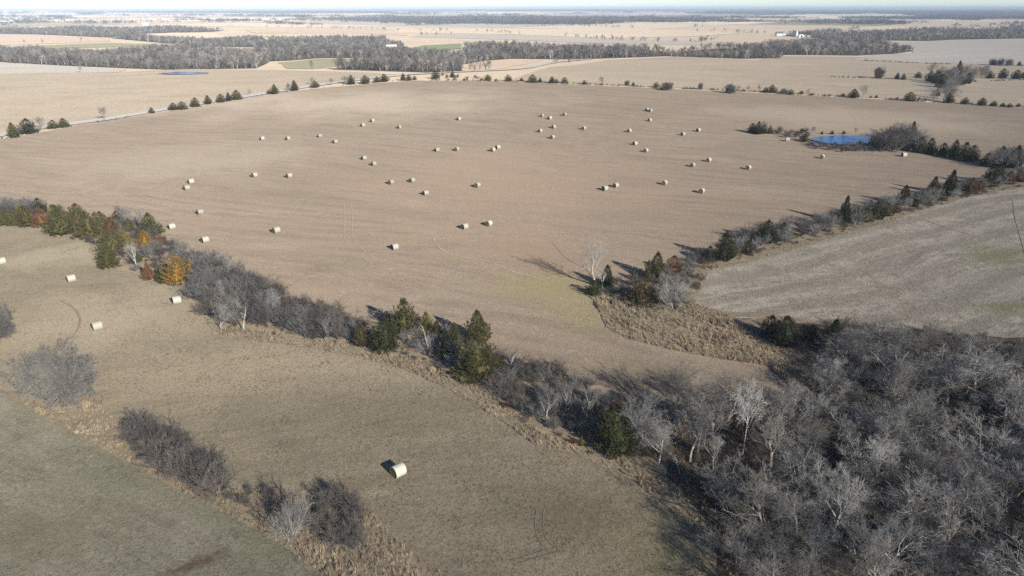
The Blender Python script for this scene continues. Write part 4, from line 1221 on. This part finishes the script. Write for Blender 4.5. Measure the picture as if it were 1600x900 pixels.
# hedges and shelter belts on the plain
lines = [[(100, 33), (250, 32)], [(400, 31), (580, 31)], [(420, 43), (500, 44), (570, 47), (630, 48)], [(655, 48), (700, 49)], [(750, 50), (798, 52)], [(580, 35), (640, 35)], [(730, 34), (800, 36)], [(820, 42), (865, 42)], [(885, 41), (1000, 44)], [(800, 54), (838, 55)], [(885, 58), (950, 62), (1020, 66), (1090, 66), (1120, 60)], [(1090, 51), (1200, 52)], [(650, 55), (705, 55)], [(40, 67), (75, 67)], [(105, 66), (165, 65)], [(1200, 92), (1220, 92)], [(1240, 57), (1330, 57)], [(30, 114), (105, 113)], [(115, 113), (145, 113)], [(440, 108), (520, 109)], [(720, 112), (800, 110)], [(860, 100), (910, 95)]]
pts, sz = [], []
r = random.Random(81)
for ln in lines:
    for a, b in zip(ln, ln[1:]):
        p, q = G(*a), G(*b)
        L = (q - p).length
        for k in range(max(4, int(L / 7))):
            if math.sin(k * .37 + L) < -.55: continue
            t = p.lerp(q, r.random())
            w = .006 * p.length
            t = t + Vector((r.uniform(-w, w), r.uniform(-w, w), 0))
            pts.append((t.x, t.y, float(hgt(t.x, t.y)))); s = r.uniform(.35, .95); sz.append((s * 1.3, s * 1.3, s))
for W, d in plain:
    for i in range(4):
        a, b = W[i], W[(i + 1) % 4]
        if d > 9000 or r.random() > .3: continue
        L = math.hypot(b[0] - a[0], b[1] - a[1])
        t0, t1 = sorted((r.random(), r.random()))
        for k in range(int(L * (t1 - t0) / 13)):
            t = r.uniform(t0, t1)
            x, y = a[0] + (b[0] - a[0]) * t + r.gauss(0, 8), a[1] + (b[1] - a[1]) * t + r.gauss(0, 8)
            pts.append((x, y, float(hgt(x, y)))); s_ = r.uniform(.35, 1.05); sz.append((s_ * 1.4, s_ * 1.4, s_))
scatter('shelter_belt', pts, sz, far_p, 82)
# groves towards the horizon
def lump(seed, mat):
    rng = random.Random(seed)
    V, FC = [], []
    for _ in range(26):
        cx, cy, R = rng.gauss(0, 55), rng.gauss(0, 14), rng.uniform(5, 8)
        hh = rng.uniform(7, 11)
        for _ in range(34):
            d = rdir(rng); d.z = abs(d.z)
            p = Vector((cx + d.x * R, cy + d.y * R, hh * (.25 + .75 * d.z) * rng.uniform(.6, 1)))
            u, w = rdir(rng) * 1.9, rdir(rng) * 1.9
            i = len(V); V += [p - u, p + u, p + w]
            FC.append((i, i + 1, i + 2))
    return mesh_obj('far_grove', V, FC, mat, link=False)
m_far = plain_mat('far_grove_twigs', (.165, .162, .158), (.125, .122, .12), .02, .95, .05, 0, False, .2)
groves = [lump(90 + i, m_far) for i in range(3)]
pts, sz = [], []
r = random.Random(91)
for _ in range(9000):
    a = r.uniform(-.78, .78)
    d = 2300 * (26000 / 2300) ** (r.random() ** .8)
    x, y = d * math.sin(a), d * math.cos(a)
    patch = math.sin(x / 900 + 1.3) * math.sin(y / 1500 + x / 4000) + .5 * math.sin(y / 600 + 2)
    right = min(1, max(0, (a - .12) / .25)) * (1 if d > 2600 else .3)
    lim = .85 - right * .5 - (1.0 if d > 9000 else .35 if d > 6500 else 0)
    if patch < lim and r.random() > .035: continue
    if right > 0 and d < 8000 and math.sin(x / 310 + y / 900) * math.sin(y / 330 + 1) < .02: continue
    s = r.uniform(.6, 1.1) * (1 + d / 11000)
    pts.append((x, y, float(hgt(x, y)))); sz.append((s * 1.4, s * 1.0, s))
scatter('far_woodland', pts, sz, groves, 92)

# ------------------------------------------------------------------ farm buildings far off
m_white = plain_mat('white_paint', (.80, .79, .76), (.70, .69, .66), .5, .6, .2)
m_tin = plain_mat('pale_tin', (.62, .62, .62), (.52, .52, .53), .5, .45, .4)
m_roof = plain_mat('grey_shingle', (.20, .19, .185), (.14, .135, .13), .8, .9, .1)
m_darkin = plain_mat('dark_opening', (.03, .03, .03), (.02, .02, .02), .8, .9, .1)
def box(V, FC, x0, x1, y0, y1, z0, z1):
    i = len(V)
    V += [Vector(p) for p in ((x0, y0, z0), (x1, y0, z0), (x1, y1, z0), (x0, y1, z0), (x0, y0, z1), (x1, y0, z1), (x1, y1, z1), (x0, y1, z1))]
    FC += [tuple(i + k for k in f) for f in ((0, 3, 2, 1), (4, 5, 6, 7), (0, 1, 5, 4), (1, 2, 6, 5), (2, 3, 7, 6), (3, 0, 4, 7))]
def gable(name, px, py, L, D, H, rise, rz, label, wall=m_white, roof=m_roof, cat='building', big=False):
    e = empty(name, G(px, py), rz)
    V, FC = [], []
    box(V, FC, -L / 2, L / 2, -D / 2, D / 2, -.3, H)
    i = len(V)
    V += [Vector((-L / 2, -D / 2, H)), Vector((-L / 2, D / 2, H)), Vector((-L / 2, 0, H + rise)), Vector((L / 2, -D / 2, H)), Vector((L / 2, D / 2, H)), Vector((L / 2, 0, H + rise))]
    FC += [(i, i + 2, i + 1), (i + 3, i + 4, i + 5)]
    mesh_obj('wall', V, FC, wall, e)
    V, FC = [], []
    o, t = .4, .18
    k = rise / (D / 2)
    for s in (-1, 1):
        i = len(V)
        y1 = s * (D / 2 + o); z1 = H - k * o
        V += [Vector((-L / 2 - o, y1, z1 + .02)), Vector((L / 2 + o, y1, z1 + .02)), Vector((L / 2 + o, 0, H + rise + .02)), Vector((-L / 2 - o, 0, H + rise + .02))]
        V += [v + Vector((0, 0, t)) for v in V[i:i + 4]]
        FC += [tuple(i + q for q in f) for f in ((0, 1, 2, 3), (4, 7, 6, 5), (0, 4, 5, 1), (1, 5, 6, 2), (3, 7, 4, 0))]
    mesh_obj('roof', V, FC, roof, e)
    V, FC = [], []
    dw, dh = (3.2, 3.2) if big else (1.0, 2.0)
    box(V, FC, -dw / 2, dw / 2, -D / 2 - .06, -D / 2 + .02, 0, dh)
    mesh_obj('door', V, FC, m_darkin, e)
    for wx in (-L * .33, L * .33):
        V, FC = [], []
        box(V, FC, wx - .6, wx + .6, -D / 2 - .05, -D / 2 + .02, 1.0, 2.2)
        mesh_obj('window', V, FC, m_darkin, e)
    return tag(e, label, cat)
# white farm with arched shed and silo
e = empty('arched_shed', G(1249, 58), .15)
V, FC = [], []
seg, R, L = 14, 5.6, 15.0
for x in (-.5, .5):
    for k in range(seg + 1):
        a = math.pi * k / seg
        V.append(Vector((math.cos(a) * R, x * L, math.sin(a) * R * .95)))
for k in range(seg): FC.append((k, k + 1, seg + 2 + k, seg + 1 + k))
mesh_obj('roof', V, FC, m_white, e, smooth=True)
V, FC = [], []
for y in (-.49, .49):
    i = len(V)
    for k in range(seg + 1):
        a = math.pi * k / seg
        V.append(Vector((math.cos(a) * R * .985, y * L, math.sin(a) * R * .93)))
    FC.append(tuple(range(i, i + seg + 1)))
mesh_obj('end_wall', V, FC, m_white, e)
V, FC = [], []
box(V, FC, -1.7, 1.7, -L * .49 - .15, -L * .49 + .05, 0, 3.4)
mesh_obj('door', V, FC, m_darkin, e)
tag(e, 'white round-roofed farm shed with dark doorway beside the silo', 'building')
e = empty('silo', G(1244, 58), 0)
V, FC = [], []
seg = 20
prof = [(2.0, -.3), (2.0, 9.6), (1.9, 10.3), (1.4, 11.0), (.7, 11.4), (.05, 11.6)]
for r_, z_ in prof:
    for k in range(seg):
        a = 2 * math.pi * k / seg; V.append(Vector((r_ * math.cos(a), r_ * math.sin(a), z_)))
def rings(i0, i1):
    return [(i * seg + k, i * seg + (k + 1) % seg, (i + 1) * seg + (k + 1) % seg, (i + 1) * seg + k) for i in range(i0, i1) for k in range(seg)]
mesh_obj('shaft', V[:2 * seg], rings(0, 1), m_white, e, smooth=True)
mesh_obj('dome', V[seg:], [tuple(v - seg for v in f) for f in rings(1, 5)], m_tin, e, smooth=True)
tag(e, 'tall white silo at the far farm by the woods', 'silo')
gable('farm_shed', 1259, 58, 14, 6, 2.6, 1.2, .1, 'long low white shed right of the round-roofed farm shed', roof=m_tin, big=True)
gable('farm_house', 1217, 56, 13, 9, 4.6, 3, .1, 'white farmhouse left of the silo')
gable('farm_shed', 1224, 56, 8, 8, 4, 2, .1, 'small white outbuilding beside the farmhouse left of the silo', roof=m_tin)
gable('farm_house', 228, 41, 15, 14, 4.5, 6, .4, 'white house with steep pale roof alone on the far plain', roof=m_white)
gable('ranch_house', 186, 42, 34, 9, 3.2, 2, .1, 'long low pale house at the edge of the far left wood', wall=m_pale, roof=m_tin)
gable('farm_house', 612, 80, 12, 9, 4.4, 3, .3, 'small white house hidden in the far middle wood', roof=m_white)
gable('farm_barn', 12, 37, 40, 18, 6, 4, .1, 'white barn at the far left edge of the plain', roof=m_white, big=True)
gable('farm_shed', 2, 36, 30, 14, 5, 3, .1, 'low pale shed touching the left edge beside the white barn', roof=m_tin, big=True)
gable('farm_barn', 20, 20, 150, 45, 12, 6, .05, 'long white building on the left horizon', roof=m_white, big=True)

# white drum dumped in the wood
e = empty('plastic_drum', G(1378, 832) + Vector((0, 0, .32)), math.radians(-35))
V, FC = [], []
prof = [(.0, -.46), (.27, -.46), (.3, -.42), (.3, -.18), (.315, -.15), (.3, -.12), (.3, .12), (.315, .15), (.3, .18), (.3, .42), (.27, .46), (.0, .46)]
for r_, x_ in prof:
    for k in range(seg):
        a = 2 * math.pi * k / seg; V.append(Vector((x_, max(r_, .001) * math.cos(a), max(r_, .001) * math.sin(a))))
mesh_obj('drum_body', V, rings(0, len(prof) - 1), plain_mat('white_plastic', (.78, .79, .82), (.70, .71, .75), 3, .4, .4), e, smooth=True)
V, FC = [], []
for z_ in (.46, .5):
    for k in range(seg):
        a = 2 * math.pi * k / seg; V.append(Vector((z_, .06 + .05 * math.cos(a), .1 + .05 * math.sin(a))))
mesh_obj('bung', V, rings(0, 1) + [tuple(range(seg, 2 * seg))], m_darkin, e)
tag(e, 'white plastic drum lying on the floor of the wood', 'drum')

# ------------------------------------------------------------------ haze
V, FC = [], []
box(V, FC, -42000, 42000, -42000, 42000, -16, 75)
m = bpy.data.materials.new('thin_air')
m.use_nodes = True
nt = m.node_tree
for nd in list(nt.nodes):
    if nd.type == 'BSDF_PRINCIPLED': nt.nodes.remove(nd)
pv = nt.nodes.new('ShaderNodeVolumePrincipled')
pv.inputs['Color'].default_value = (.70, .83, 1.0, 1)
pv.inputs['Density'].default_value = 1.1e-4
pv.inputs['Anisotropy'].default_value = -0.35
out = [nd for nd in nt.nodes if nd.type == 'OUTPUT_MATERIAL'][0]
nt.links.new(pv.outputs[0], out.inputs['Volume'])
hz = mesh_obj('haze', V, FC, m)
tag(hz, kind='stuff')
